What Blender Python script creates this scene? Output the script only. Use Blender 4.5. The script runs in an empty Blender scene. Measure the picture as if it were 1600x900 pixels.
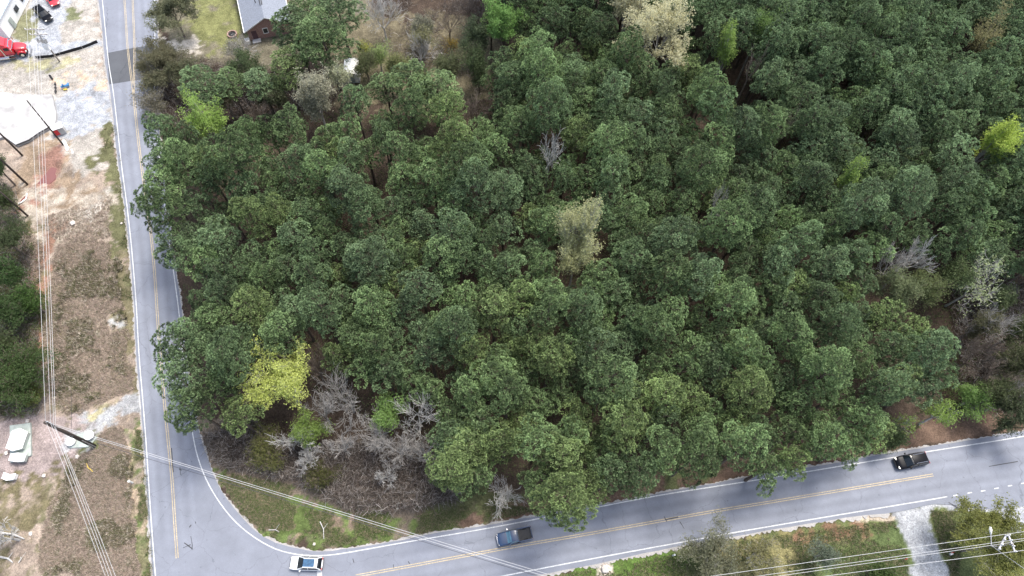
import bpy, bmesh, math, random
import numpy as np
from mathutils import Vector, Matrix
rng = np.random.default_rng(7); random.seed(7)
S = bpy.context.scene; COL = S.collection

# ------------------------------------------------------------------ camera, sky, sun
CAMH = 100.0; F = 1067.0
th = math.radians(25.8); sr = 0.0678; cr = math.sqrt(1-sr*sr)
D = np.array([0, math.sin(th), -math.cos(th)])
_u = np.array([0, math.cos(th), math.sin(th)]); _r = np.array([1., 0, 0])
R_ = _r*cr + _u*sr; U_ = _u*cr - _r*sr
cam = bpy.data.cameras.new('camera'); cam.sensor_width = 36; cam.lens = 36*F/1600; cam.clip_end = 6000; cam.clip_start = 1
co = bpy.data.objects.new('camera', cam); COL.objects.link(co)
m = Matrix(((R_[0], U_[0], -D[0]), (R_[1], U_[1], -D[1]), (R_[2], U_[2], -D[2]))).to_4x4()
m.translation = Vector((0, 0, CAMH)); co.matrix_world = m; S.camera = co

SUN_EL, SUN_AZ = math.radians(66), math.radians(36)      # azimuth measured from +Y towards +X
w = bpy.data.worlds.new('World'); S.world = w; w.use_nodes = True
nt = w.node_tree; bg = nt.nodes['Background']; sk = nt.nodes.new('ShaderNodeTexSky')
sk.sky_type = 'NISHITA'; sk.sun_disc = False; sk.sun_elevation = SUN_EL; sk.sun_rotation = SUN_AZ
sk.air_density = 1.0; sk.dust_density = 3.0
hz = nt.nodes.new('ShaderNodeHueSaturation'); hz.inputs['Saturation'].default_value = .75
nt.links.new(sk.outputs[0], hz.inputs['Color']); nt.links.new(hz.outputs[0], bg.inputs[0]); bg.inputs[1].default_value = 0.15
sl = bpy.data.lights.new('sun', 'SUN'); sl.energy = 2.0; sl.angle = math.radians(18); sl.color = (1, .95, .87)
so = bpy.data.objects.new('sun', sl); COL.objects.link(so)
sd = Vector((math.sin(SUN_AZ)*math.cos(SUN_EL), math.cos(SUN_AZ)*math.cos(SUN_EL), math.sin(SUN_EL)))
so.rotation_euler = sd.to_track_quat('Z', 'Y').to_euler(); so.location = (0, 0, 150)
S.view_settings.view_transform = 'Standard'; S.view_settings.look = 'None'; S.view_settings.gamma = 1
S.view_settings.exposure = 1.15

# ------------------------------------------------------------------ helpers
def at(px, py, z=0.0):
    """world point at height z seen at photo pixel (1600x900)"""
    d = D + (px-800)/F*R_ + (450-py)/F*U_
    t = (z-CAMH)/d[2]
    return np.array([d[0]*t, d[1]*t, z])
def proj(x, y, z=0.0):
    x = np.asarray(x, float); y = np.asarray(y, float)
    vx, vy, vz = x, y, z-CAMH
    dep = vx*D[0]+vy*D[1]+vz*D[2]
    dep = np.where(dep > 1, dep, 1)
    return (800+F*(vx*R_[0]+vy*R_[1]+vz*R_[2])/dep, 450-F*(vx*U_[0]+vy*U_[1]+vz*U_[2])/dep)
def tag(o, label=None, cat=None, group=None, kind=None):
    if label: o['label'] = label
    if cat: o['category'] = cat
    if group: o['group'] = group
    if kind: o['kind'] = kind
    return o
def empty(name, loc, rz=0, label=None, cat=None, group=None):
    o = bpy.data.objects.new(name, None); COL.objects.link(o); o.location = loc; o.rotation_euler = (0, 0, rz)
    o.empty_display_size = .5
    return tag(o, label, cat, group)
def meshobj(name, V, Fc, mat=None, parent=None, smooth=False, attrs=None):
    me = bpy.data.meshes.new(name)
    if isinstance(V, np.ndarray) and isinstance(Fc, np.ndarray):
        k = Fc.shape[1]
        me.vertices.add(len(V)); me.vertices.foreach_set('co', V.astype(np.float32).ravel())
        me.loops.add(len(Fc)*k); me.loops.foreach_set('vertex_index', Fc.astype(np.int32).ravel())
        me.polygons.add(len(Fc)); me.polygons.foreach_set('loop_start', np.arange(0, len(Fc)*k, k, dtype=np.int32))
        me.update(calc_edges=True)
    else:
        me.from_pydata([tuple(v) for v in V], [], [tuple(f) for f in Fc]); me.update()
    if attrs:
        for n, (typ, dat) in attrs.items():
            a = me.attributes.new(n, typ, 'POINT')
            if typ == 'FLOAT': a.data.foreach_set('value', np.asarray(dat, np.float32).ravel())
            else: a.data.foreach_set('color', np.asarray(dat, np.float32).ravel())
    if smooth: me.polygons.foreach_set('use_smooth', [True]*len(me.polygons))
    if mat: me.materials.append(mat)
    o = bpy.data.objects.new(name, me); COL.objects.link(o)
    if parent: o.parent = parent
    return o
def copy_tree(o, parent=None):
    c = o.copy(); COL.objects.link(c); c.parent = parent
    for ch in list(o.children): copy_tree(ch, c)
    return c
class MB:
    def __init__(s): s.V = []; s.F = []
    def add(s, V, Fc):
        b = len(s.V); s.V += [tuple(v) for v in V]; s.F += [tuple(b+i for i in f) for f in Fc]; return s
    def box(s, c, d, rz=0, taper=1.0):
        cx, cy, cz = c; hx, hy, hz = d[0]/2, d[1]/2, d[2]/2
        P = []
        for sz in (-1, 1):
            k = taper if sz > 0 else 1
            for a, b in ((-1, -1), (1, -1), (1, 1), (-1, 1)):
                x, y = a*hx*k, b*hy*k
                P.append((cx+x*math.cos(rz)-y*math.sin(rz), cy+x*math.sin(rz)+y*math.cos(rz), cz+sz*hz))
        return s.add(P, [(3, 2, 1, 0), (4, 5, 6, 7), (0, 1, 5, 4), (1, 2, 6, 5), (2, 3, 7, 6), (3, 0, 4, 7)])
    def tube(s, pts, rad, n=8, cap=True):
        pts = [Vector(p) for p in pts]
        if not hasattr(rad, '__len__'): rad = [rad]*len(pts)
        b = len(s.V)
        for i, p in enumerate(pts):
            t = (pts[min(i+1, len(pts)-1)]-pts[max(i-1, 0)]).normalized()
            a = t.orthogonal().normalized() if i == 0 else (pa - t*pa.dot(t)).normalized()
            pa = a; c = t.cross(a)
            for k in range(n):
                q = p+(a*math.cos(2*math.pi*k/n)+c*math.sin(2*math.pi*k/n))*rad[i]
                s.V.append(tuple(q))
        for i in range(len(pts)-1):
            for k in range(n):
                k2 = (k+1) % n
                s.F.append((b+i*n+k, b+i*n+k2, b+(i+1)*n+k2, b+(i+1)*n+k))
        if cap:
            s.F.append(tuple(b+k for k in range(n))[::-1]); s.F.append(tuple(b+(len(pts)-1)*n+k for k in range(n)))
        return s
    def prism(s, poly, z0, z1):
        n = len(poly); P = [(x, y, z0) for x, y in poly]+[(x, y, z1) for x, y in poly]
        return s.add(P, [tuple(range(n))[::-1], tuple(range(n, 2*n))]+[(i, (i+1) % n, n+(i+1) % n, n+i) for i in range(n)])
    def build(s, name, mat=None, parent=None, smooth=False, bevel=0):
        o = meshobj(name, s.V, s.F, mat, parent, smooth)
        bm = bmesh.new(); bm.from_mesh(o.data)
        bmesh.ops.recalc_face_normals(bm, faces=bm.faces)
        if bevel: bmesh.ops.bevel(bm, geom=[e for e in bm.edges if e.is_manifold], offset=bevel, segments=2, affect='EDGES', profile=.6)
        bm.to_mesh(o.data); bm.free()
        if bevel:
            for p in o.data.polygons: p.use_smooth = True
            try: o.data.set_sharp_from_angle(angle=math.radians(40))
            except Exception: pass
        return o

# ------------------------------------------------------------------ materials
def newmat(name):
    m = bpy.data.materials.new(name); m.use_nodes = True; n = m.node_tree.nodes; l = m.node_tree.links
    return m, n, l, n['Principled BSDF']
def simple(name, col, rough=.6, metal=0, var=.15, scale=3, coat=0, dirt=None):
    m, n, l, b = newmat(name)
    t = n.new('ShaderNodeTexNoise'); t.inputs['Scale'].default_value = scale; t.inputs['Detail'].default_value = 5
    tc = n.new('ShaderNodeTexCoord'); l.new(tc.outputs['Object'], t.inputs['Vector'])
    r = n.new('ShaderNodeValToRGB'); r.color_ramp.elements[0].position = .3; r.color_ramp.elements[1].position = .7
    c0 = [max(0, c*(1-var)) for c in col]; c1 = [min(1, c*(1+var)) for c in col]
    if dirt: c0 = dirt
    r.color_ramp.elements[0].color = (*c0, 1); r.color_ramp.elements[1].color = (*c1, 1)
    l.new(t.outputs[0], r.inputs[0]); l.new(r.outputs[0], b.inputs['Base Color'])
    b.inputs['Roughness'].default_value = rough; b.inputs['Metallic'].default_value = metal
    if coat: b.inputs['Coat Weight'].default_value = coat; b.inputs['Coat Roughness'].default_value = .05
    return m
def leafmat(name, dark, light, trans=.25, use_obj=True, rough=.65):
    """foliage: per-leaf 'tint' attribute mixes two greens, object colour shifts a whole tree"""
    m, n, l, b = newmat(name); out = n['Material Output']
    a = n.new('ShaderNodeAttribute'); a.attribute_name = 'tint'
    mx = n.new('ShaderNodeMix'); mx.data_type = 'RGBA'; mx.inputs[6].default_value = (*dark, 1); mx.inputs[7].default_value = (*light, 1)
    l.new(a.outputs['Fac'], mx.inputs[0]); colr = mx.outputs[2]
    if use_obj:
        oi = n.new('ShaderNodeObjectInfo'); m2 = n.new('ShaderNodeMix'); m2.data_type = 'RGBA'; m2.blend_type = 'MULTIPLY'
        m2.inputs[0].default_value = 1; l.new(colr, m2.inputs[6]); l.new(oi.outputs['Color'], m2.inputs[7]); colr = m2.outputs[2]
        hv = n.new('ShaderNodeHueSaturation'); mr = n.new('ShaderNodeMapRange'); mr.inputs['To Min'].default_value = .75; mr.inputs['To Max'].default_value = 1.3
        l.new(oi.outputs['Random'], mr.inputs[0]); l.new(mr.outputs[0], hv.inputs['Value']); l.new(colr, hv.inputs['Color']); colr = hv.outputs[0]
    l.new(colr, b.inputs['Base Color']); b.inputs['Roughness'].default_value = rough; b.inputs['Specular IOR Level'].default_value = .35
    tr = n.new('ShaderNodeBsdfTranslucent'); l.new(colr, tr.inputs[0])
    ms = n.new('ShaderNodeMixShader'); ms.inputs[0].default_value = trans
    l.new(b.outputs[0], ms.inputs[1]); l.new(tr.outputs[0], ms.inputs[2]); l.new(ms.outputs[0], out.inputs[0])
    return m
M = {}
M['needle'] = leafmat('pine_needles', (.028, .040, .021), (.37, .485, .25), .32)
M['leaf'] = leafmat('leaves', (.55, .55, .55), (1, 1, 1), .35)
M['bark'] = simple('pine_bark', (.10, .075, .06), .9, var=.5, scale=6)
M['greybark'] = simple('grey_bark', (.36, .34, .315), .85, var=.35, scale=4)
M['whitebark'] = simple('pale_bark', (.47, .455, .43), .8, var=.25, scale=4)
M['brownbark'] = simple('brown_bark', (.20, .16, .13), .9, var=.4, scale=4)
M['white'] = simple('white_paint', (.8, .8, .78), .45, var=.06)
M['carwhite'] = simple('pearl_white_car_paint', (.82, .84, .84), .3, var=.02, coat=.8)
M['carblue'] = simple('dark_blue_car_paint', (.014, .040, .10), .35, var=.1, coat=.4)
M['carblack'] = simple('black_car_paint', (.006, .007, .010), .3, var=.1, coat=.25)
M['carblack'].node_tree.nodes['Principled BSDF'].inputs['Specular IOR Level'].default_value = .08; M['carblack'].node_tree.nodes['Principled BSDF'].inputs['Coat Weight'].default_value = 0
M['carred'] = simple('red_truck_paint', (.55, .015, .03), .3, var=.08, coat=.8)
M['glass'] = simple('tinted_glass', (.006, .010, .014), .12, var=.2, coat=0)
M['skyglass'] = simple('windscreen_glass', (.10, .22, .30), .08, var=.2, coat=.3)
M['rubber'] = simple('tyre_rubber', (.02, .02, .02), .85)
M['chrome'] = simple('chrome_metal', (.7, .7, .72), .2, metal=1, var=.05)
M['steel'] = simple('galvanised_steel', (.48, .49, .50), .45, metal=.6, var=.2)
M['plastic'] = simple('black_plastic', (.025, .025, .027), .6)
M['amber'] = simple('lamp_lens', (.75, .72, .65), .15, coat=1)
M['redlens'] = simple('tail_lamp_lens', (.4, .01, .01), .2, coat=1)
M['wood'] = simple('creosoted_wood', (.055, .042, .035), .9, var=.4, scale=5)
M['greywood'] = simple('weathered_wood', (.36, .33, .31), .85, var=.25, scale=5)
M['cable'] = simple('aluminium_cable', (.5, .5, .5), .5, var=.05)
M['darkcable'] = simple('black_cable', (.06, .06, .07), .6)
M['concrete'] = simple('concrete', (.42, .41, .40), .85, var=.3, scale=.5)
M['padgrey'] = simple('green_grey_concrete', (.36, .40, .37), .85, var=.2, scale=2)
M['crossgrey'] = simple('pale_grey_wood', (.48, .47, .49), .8, var=.15)
M['roofwhite'] = simple('white_metal_roof', (.86, .86, .84), .4, var=.04)
M['roofblue'] = simple('pale_blue_metal_roof', (.42, .48, .56), .4, var=.1)
M['stone'] = simple('pale_stone', (.55, .5, .45), .9, var=.3)
M['blue'] = simple('blue_paint', (.05, .2, .42), .5)
M['yellow'] = simple('yellow_paint', (.75, .55, .06), .5)
M['red'] = simple('red_paint', (.6, .03, .04), .5)
M['fabric'] = simple('black_silt_fabric', (.015, .015, .018), .9)

def noisy(n, l, scale, detail=6, rough=.6, vec=None, dist=0):
    t = n.new('ShaderNodeTexNoise'); t.inputs['Scale'].default_value = scale; t.inputs['Detail'].default_value = detail
    t.inputs['Roughness'].default_value = rough; t.inputs['Distortion'].default_value = dist
    if vec: l.new(vec, t.inputs['Vector'])
    return t.outputs[0]
def mrange(n, l, src, a, b, c, d):
    r = n.new('ShaderNodeMapRange'); r.inputs[1].default_value = a; r.inputs[2].default_value = b; r.inputs[3].default_value = c; r.inputs[4].default_value = d
    l.new(src, r.inputs[0]); return r.outputs[0]
def mul(n, l, a, b, op='MULTIPLY'):
    x = n.new('ShaderNodeMath'); x.operation = op
    for i, s in enumerate((a, b)):
        if isinstance(s, (int, float)): x.inputs[i].default_value = s
        else: l.new(s, x.inputs[i])
    return x.outputs[0]
def ground_mat():
    m, n, l, b = newmat('ground_cover')
    a = n.new('ShaderNodeAttribute'); a.attribute_name = 'cover'
    g = n.new('ShaderNodeNewGeometry'); P = g.outputs['Position']
    n1 = mrange(n, l, noisy(n, l, 5.5, 4, .75, P), .3, .7, .62, 1.4)
    n2 = mul(n, l, mrange(n, l, noisy(n, l, .7, 5, .65, P), .3, .7, .72, 1.28), mrange(n, l, noisy(n, l, 2.2, 3, .7, P, 2.0), .35, .65, .8, 1.2))
    vo = n.new('ShaderNodeTexVoronoi'); vo.inputs['Scale'].default_value = 2.2; l.new(P, vo.inputs['Vector'])
    n3 = mrange(n, l, vo.outputs['Distance'], 0, .18, 1.25, 1.0)
    k = mul(n, l, mul(n, l, n1, n2), n3)
    sc = n.new('ShaderNodeVectorMath'); sc.operation = 'SCALE'; l.new(a.outputs['Color'], sc.inputs[0]); l.new(k, sc.inputs['Scale'])
    l.new(sc.outputs[0], b.inputs['Base Color']); b.inputs['Roughness'].default_value = .95; b.inputs['Specular IOR Level'].default_value = .1
    bp = n.new('ShaderNodeBump'); bp.inputs['Strength'].default_value = .9; bp.inputs['Distance'].default_value = .25
    l.new(noisy(n, l, 3.0, 8, .75, P), bp.inputs['Height']); l.new(bp.outputs[0], b.inputs['Normal'])
    return m
M['ground'] = ground_mat()
def asphalt(name, base, streak=True):
    m, n, l, b = newmat(name)
    g = n.new('ShaderNodeNewGeometry'); P = g.outputs['Position']
    n1 = mrange(n, l, noisy(n, l, 14, 3, .8, P), .3, .7, .86, 1.14)
    n2 = mrange(n, l, noisy(n, l, .25, 6, .7, P), .3, .7, .88, 1.12)
    k = mul(n, l, n1, n2)
    # oil drips, tar specks
    vo = n.new('ShaderNodeTexVoronoi'); vo.inputs['Scale'].default_value = .55; l.new(P, vo.inputs['Vector'])
    k = mul(n, l, k, mrange(n, l, vo.outputs['Distance'], .02, .09, .72, 1.0))
    if streak:
        a = n.new('ShaderNodeAttribute'); a.attribute_name = 'wear'
        u = mul(n, l, a.outputs['Fac'], mrange(n, l, noisy(n, l, .35, 4, .7, P), .3, .7, .3, 1.1))
        k = mul(n, l, k, mrange(n, l, u, -1, 1, .84, 1.16))
    # cracks
    mp = n.new('ShaderNodeMapping'); l.new(P, mp.inputs[0])
    vc = n.new('ShaderNodeTexVoronoi'); vc.feature = 'DISTANCE_TO_EDGE'; vc.inputs['Scale'].default_value = .16; 
    dn = n.new('ShaderNodeTexNoise'); dn.inputs['Scale'].default_value = .8; dn.inputs['Detail'].default_value = 5; l.new(P, dn.inputs['Vector'])
    vm = n.new('ShaderNodeVectorMath'); vm.operation = 'MULTIPLY_ADD'; l.new(dn.outputs['Color'], vm.inputs[0]); vm.inputs[1].default_value = (1.6, 1.6, 0); l.new(P, vm.inputs[2])
    l.new(vm.outputs[0], vc.inputs['Vector'])
    ck = mrange(n, l, vc.outputs[0], .0, .006, .72, 1.0)
    k = mul(n, l, k, ck)
    sc = n.new('ShaderNodeVectorMath'); sc.operation = 'SCALE'; sc.inputs[0].default_value = base; l.new(k, sc.inputs['Scale'])
    l.new(sc.outputs[0], b.inputs['Base Color']); b.inputs['Roughness'].default_value = .85; b.inputs['Specular IOR Level'].default_value = .3
    bp = n.new('ShaderNodeBump'); bp.inputs['Strength'].default_value = .3; bp.inputs['Distance'].default_value = .02
    l.new(noisy(n, l, 30, 3, .7, P), bp.inputs['Height']); l.new(bp.outputs[0], b.inputs['Normal'])
    return m
M['asphalt'] = asphalt('worn_asphalt', (.190, .203, .238))
M['newasphalt'] = asphalt('fresh_asphalt_patch', (.085, .09, .10), False)
def paint(name, col, lo=.55):
    m, n, l, b = newmat(name); out = n['Material Output']
    g = n.new('ShaderNodeNewGeometry'); P = g.outputs['Position']
    k = mul(n, l, mrange(n, l, noisy(n, l, 6, 6, .8, P), .32, .62, lo, 1.0), mrange(n, l, noisy(n, l, .5, 3, .6, P), .3, .7, .8, 1.1))
    sc = n.new('ShaderNodeVectorMath'); sc.operation = 'SCALE'; sc.inputs[0].default_value = col; l.new(k, sc.inputs['Scale'])
    l.new(sc.outputs[0], b.inputs['Base Color']); b.inputs['Roughness'].default_value = .7
    return m
M['pw'] = paint('white_road_paint', (.70, .71, .72), .38); M['py'] = paint('yellow_road_paint', (.56, .46, .30), .38)
M['tar'] = simple('crack_sealant', (.045, .045, .05), .7)

# ------------------------------------------------------------------ numpy noise + polygons
_lat = rng.random((256, 256))
def vnoise(x, y, s, ox=0., oy=0.):
    x = x/s+ox+1000; y = y/s+oy+1000
    xi = np.floor(x).astype(int); yi = np.floor(y).astype(int); fx = x-xi; fy = y-yi
    fx = fx*fx*(3-2*fx); fy = fy*fy*(3-2*fy)
    g = lambda a, b: _lat[a % 256, b % 256]
    return (g(xi, yi)*(1-fx)+g(xi+1, yi)*fx)*(1-fy)+(g(xi, yi+1)*(1-fx)+g(xi+1, yi+1)*fx)*fy
def fbm(x, y, s, o=0.):
    return (vnoise(x, y, s, o, o*1.7)+.5*vnoise(x, y, s/2.1, o+5, o)+.3*vnoise(x, y, s/4.3, o+9, o+3)+.2*vnoise(x, y, s/9, o+1, o+7))/2.0
def inside(px, py, poly):
    px = np.asarray(px, float); py = np.asarray(py, float); r = np.zeros(px.shape, bool); n = len(poly)
    for i in range(n):
        x1, y1 = poly[i]; x2, y2 = poly[(i+1) % n]
        c = ((y1 > py) != (y2 > py)) & (px < (x2-x1)*(py-y1)/((y2-y1) if y2 != y1 else 1e-9)+x1)
        r ^= c
    return r
def sdist(px, py, poly):
    d = np.full(np.asarray(px).shape, 1e9); n = len(poly)
    for i in range(n):
        ax, ay = poly[i]; bx, by = poly[(i+1) % n]; vx, vy = bx-ax, by-ay; L = vx*vx+vy*vy+1e-9
        t = np.clip(((px-ax)*vx+(py-ay)*vy)/L, 0, 1)
        d = np.minimum(d, np.hypot(px-(ax+t*vx), py-(ay+t*vy)))
    return np.where(inside(px, py, poly), d, -d)
W = lambda pts, z=0: [tuple(at(x, y, z)[:2]) for x, y in pts]      # photo pixels -> ground metres

# ------------------------------------------------------------------ ground
# land cover zones: polygon, colour, soft edge in m, edge raggedness in m, patchiness
PALE = (.36, .335, .30)
zones = [
 ([(-400, -200), (160, -200), (165, 0), (185, 200), (212, 480), (240, 910), (240, 1100), (-400, 1100)], (.29, .235, .19), .5, 1, 1),
 ([(-400, -200), (155, -200), (160, 0), (178, 150), (186, 200), (160, 210), (160, 260), (135, 272), (100, 240), (60, 200), (-400, 230)], PALE, 1, 1.5, 1),
 ([(20, 60), (45, 35), (60, -60), (110, -60), (112, 5), (98, 15), (112, 26), (92, 40), (93, 70), (155, 62), (160, 70), (100, 82), (-80, 112), (-80, 80)], (.33, .345, .37), .3, .5, 1),
 ([(99, 12), (112, 4), (126, 5), (124, 24), (112, 28)], (.17, .18, .10), .5, 1.5, 1),
 ([(15, 25), (50, 15), (48, 60), (20, 62)], (.2, .2, .12), .5, 1.5, 1),
 ([(-60, 100), (100, 88), (112, 84), (108, 100), (50, 108), (-60, 122)], (.34, .32, .2), .5, 2.0, .45),
 ([(88, 155), (130, 138), (174, 128), (182, 192), (150, 196), (112, 206), (90, 192)], (.33, .345, .37), .6, 2, 1),
 ([(70, 120), (110, 115), (160, 128), (165, 140), (125, 152), (80, 146)], (.50, .38, .28), 1.0, 2.5, .35),
 ([(155, 194), (183, 190), (197, 300), (200, 330), (210, 470), (192, 478), (180, 400), (172, 330), (165, 280), (154, 250)], (.125, .125, .065), .4, 1.5, 1),
 ([(20, 240), (60, 215), (95, 200), (105, 225), (118, 262), (150, 285), (170, 310), (140, 335), (60, 345), (15, 330)], (.27, .205, .145), .6, 2, 1),
 ([(70, 245), (95, 230), (100, 262), (80, 300), (45, 322), (25, 330), (45, 300)], (.27, .155, .12), .8, 1, .7),
 ([(40, 300), (170, 285), (180, 330), (172, 375), (120, 378), (60, 372)], (.40, .35, .29), 1, 3, .6),
 ([(118, 330), (150, 318), (170, 300), (172, 320), (150, 340), (130, 350)], (.5, .47, .42), 1, 1.5, .7),
 ([(-400, 350), (50, 350), (62, 400), (60, 480), (62, 560), (50, 640), (10, 660), (-400, 660)], (.12, .11, .06), .8, 2, 1),
 ([(80, 360), (60, 480), (64, 570), (30, 600), (25, 570), (50, 520), (40, 420)], (.27, .16, .115), .8, 2, .7),
 ([(178, 400), (211, 478), (213, 520), (222, 612), (196, 620), (190, 540), (184, 470)], (.15, .135, .08), .5, 2, .8),
 ([(168, 492), (208, 482), (212, 514), (190, 512), (172, 522)], (.42, .42, .41), .3, 1, 1),
 ([(88, 545), (118, 530), (160, 520), (158, 525), (115, 540), (90, 549)], (.45, .42, .34), .2, .8, 1),
 ([(100, 665), (135, 640), (175, 622), (219, 610), (223, 645), (190, 645), (165, 668), (120, 690)], (.36, .365, .37), .4, 1.2, 1),
 ([(122, 660), (140, 642), (172, 628), (150, 655)], (.45, .41, .25), .4, 1.2, .6),
 ([(-60, 672), (20, 655), (70, 648), (150, 662), (156, 700), (120, 712), (100, 735), (40, 755), (-60, 770)], (.31, .255, .24), .4, .8, 1),
 ([(105, 680), (150, 668), (156, 690), (140, 706), (105, 700)], (.38, .375, .38), .3, .8, 1),
 ([(-400, 768), (40, 757), (105, 736), (100, 770), (85, 800), (60, 820), (30, 860), (40, 1000), (-400, 1000)], (.15, .13, .075), .8, 3, .7),
 ([(210, 655), (225, 650), (238, 850), (244, 1000), (218, 1000), (212, 850), (208, 740)], (.12, .15, .06), .4, 1, 1),
 ([(118, 700), (160, 690), (165, 730), (140, 760), (110, 740)], (.13, .14, .07), .6, 2, .7),
 ([(75, 380), (190, 380), (215, 610), (120, 650), (66, 640)], (.17, .15, .09), 1.0, 3, .25),
 ([(80, 740), (215, 700), (225, 900), (60, 900)], (.16, .15, .085), 1.0, 3, .3),
 ([(112, 385), (122, 385), (135, 500), (150, 640), (140, 645), (124, 520)], (.36, .29, .23), .4, 1.0, .7),
 ([(140, 385), (150, 380), (160, 500), (176, 620), (166, 628), (150, 500)], (.36, .29, .23), .4, 1.0, .7),
 ([(175, 720), (205, 680), (212, 900), (180, 905)], (.38, .30, .22), .8, 2.5, .6),
 ([(120, 780), (150, 770), (180, 900), (130, 900)], (.19, .14, .11), .8, 3, .5),
 # forest side
 ([(218, 60), (244, 50), (250, 110), (225, 160), (222, 280), (214, 240)], (.3, .27, .2), .5, 1.5, .8),
 ([(244, -200), (600, -200), (560, 20), (540, 60), (440, 95), (250, 110)], (.155, .14, .10), .8, 2, 1),
 ([(295, 20), (345, -50), (372, 0), (380, 60), (330, 85), (300, 70)], (.17, .175, .075), .8, 2, .7),
 ([(246, 62), (310, 60), (308, 74), (250, 76)], (.5, .45, .38), .5, 1.5, .8),
 ([(500, 20), (600, 10), (780, 40), (780, 150), (640, 160), (500, 150)], (.15, .13, .085), 1.5, 3, 1),
 ([(536, 96), (565, 96), (562, 130), (538, 130)], (.45, .43, .4), .5, 1, 1),
 ([(300, 645), (330, 655), (420, 690), (520, 740), (600, 770), (700, 780), (900, 760), (900, 800), (640, 845), (500, 860), (430, 850), (370, 805), (330, 745)], (.16, .13, .10), .4, 1.5, 1),
 ([(335, 735), (360, 750), (430, 755), (520, 785), (620, 810), (640, 798), (720, 780), (800, 792), (760, 815), (640, 845), (500, 860), (430, 850), (375, 808)], (.10, .135, .045), .4, 2.0, .7),
 ([(380, 760), (410, 765), (440, 800), (470, 825), (440, 825), (400, 795)], (.27, .21, .145), .4, 1.5, .65),
 ([(500, 800), (560, 800), (570, 830), (520, 835), (495, 820)], (.19, .145, .11), .4, 1.5, .8),
 ([(640, 770), (760, 765), (860, 770), (860, 790), (700, 805)], (.10, .105, .05), .5, 1.5, .7),
 ([(730, 800), (900, 770), (1000, 740), (1200, 700), (1450, 650), (1700, 600), (1700, 680), (1556, 684), (1368, 712), (1216, 738), (1068, 765), (900, 797), (700, 834)], (.14, .095, .07), .4, 1.2, 1),
 ([(1000, 752), (1100, 730), (1130, 740), (1060, 760)], (.11, .12, .055), .4, 2, .5),
 # south lawn
 ([(700, 940), (840, 902), (1066, 855), (1230, 825), (1400, 800), (1600, 740), (1800, 740), (1800, 1200), (700, 1200)], (.125, .145, .06), .3, .6, 1),
 ([(900, 890), (960, 875), (1060, 858), (1100, 860), (1060, 900), (900, 910)], (.10, .16, .04), .4, 1.2, .7),
 ([(1100, 850), (1230, 830), (1250, 870), (1220, 920), (1100, 920)], (.21, .19, .09), .6, 2, .8),
 ([(1290, 840), (1410, 815), (1428, 880), (1420, 930), (1280, 930)], (.095, .125, .05), .8, 2, .9),
 ([(1235, 838), (1280, 828), (1350, 828), (1345, 836), (1280, 842), (1240, 850)], (.2, .125, .08), .4, 1.2, .7),
 ([(935, 880), (950, 876), (955, 895), (940, 905)], (.62, .55, .48), .3, .8, 1),
 ([(1380, 800), (1470, 786), (1448, 802), (1452, 828), (1466, 856), (1476, 880), (1490, 915), (1500, 1000), (1420, 1000), (1422, 900), (1432, 882), (1422, 858), (1413, 836), (1400, 812)], (.36, .37, .385), .25, .5, 1),
 ([(1330, 806), (1380, 802), (1402, 810), (1395, 816), (1330, 813)], (.5, .42, .33), .2, .5, .9),
 ([(1470, 786), (1620, 740), (1800, 720), (1800, 900), (1640, 900), (1600, 850), (1560, 800), (1500, 797)], (.36, .37, .40), .3, .6, 1),
]
def ground():
    xs = np.concatenate([[-3000, -1200, -500, -250], np.arange(-125, 135.01, .36), [250, 500, 1200, 3000]])
    ys = np.concatenate([[-3000, -1000, -300, -80], np.arange(-18, 165.01, .36), [260, 500, 1200, 3000]])
    X, Y = np.meshgrid(xs, ys, indexing='ij'); PX, PY = proj(X, Y)
    deep = (X*D[0]+Y*D[1]-CAMH*D[2]) > 20
    C = np.zeros(X.shape+(3,)); base = np.array([.070, .052, .040])
    C[:] = base*(0.7+.6*fbm(X, Y, 4, 3))[..., None]
    for i, (poly, col, soft, rag, pat) in enumerate(zones):
        wp = W(poly); d = sdist(X, Y, wp)+(fbm(X, Y, 3.0*max(rag, .6), i*3.1)-.5)*rag*3.4+(fbm(X, Y, 1.1, i*2.3)-.5)*rag*2.8
        a = np.clip(d/soft+.5, 0, 1)*deep
        if pat < 1: a = a*np.clip((fbm(X, Y, 1.8, i*1.7+40)-(.62-pat*.4))*6+.5, 0, 1)
        v = (.55+.6*fbm(X, Y, 1.5, i+20)+.3*fbm(X, Y, 7, i+70))[..., None]*np.array(col)
        C = C*(1-a[..., None])+v*a[..., None]
    Z = (fbm(X, Y, 3, 50)-.5)*.06
    for (px, py, r, h) in ((108, 262, 5, 1.3), (75, 240, 4, .8), (140, 290, 5, .5), (68, 300, 4, .4)):      # spoil heaps
        c = at(px, py); q = np.hypot(X-c[0], Y-c[1])/r; Z += h*np.exp(-q*q*2.2)*(.55+.9*fbm(X, Y, 1.4, 60))
    for (px, py, r, h) in ((86, 272, 3.0, -.9), (600, 740, 9, -.5)):
        c = at(px, py); q = np.hypot(X-c[0], Y-c[1])/r; Z += h*np.exp(-q*q*1.6)
    Z -= .09
    nx, ny = X.shape; idx = np.arange(nx*ny).reshape(nx, ny)
    Fc = np.stack([idx[:-1, :-1], idx[1:, :-1], idx[1:, 1:], idx[:-1, 1:]], -1).reshape(-1, 4)
    V = np.stack([X, Y, Z], -1).reshape(-1, 3)
    C4 = np.concatenate([C, np.ones(X.shape+(1,))], -1).reshape(-1, 4)
    o = meshobj('ground', V, Fc, M['ground'], smooth=True, attrs={'cover': ('FLOAT_COLOR', C4)}); tag(o, kind='structure')
    return xs, ys, C
GX, GY, GC = ground()
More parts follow.
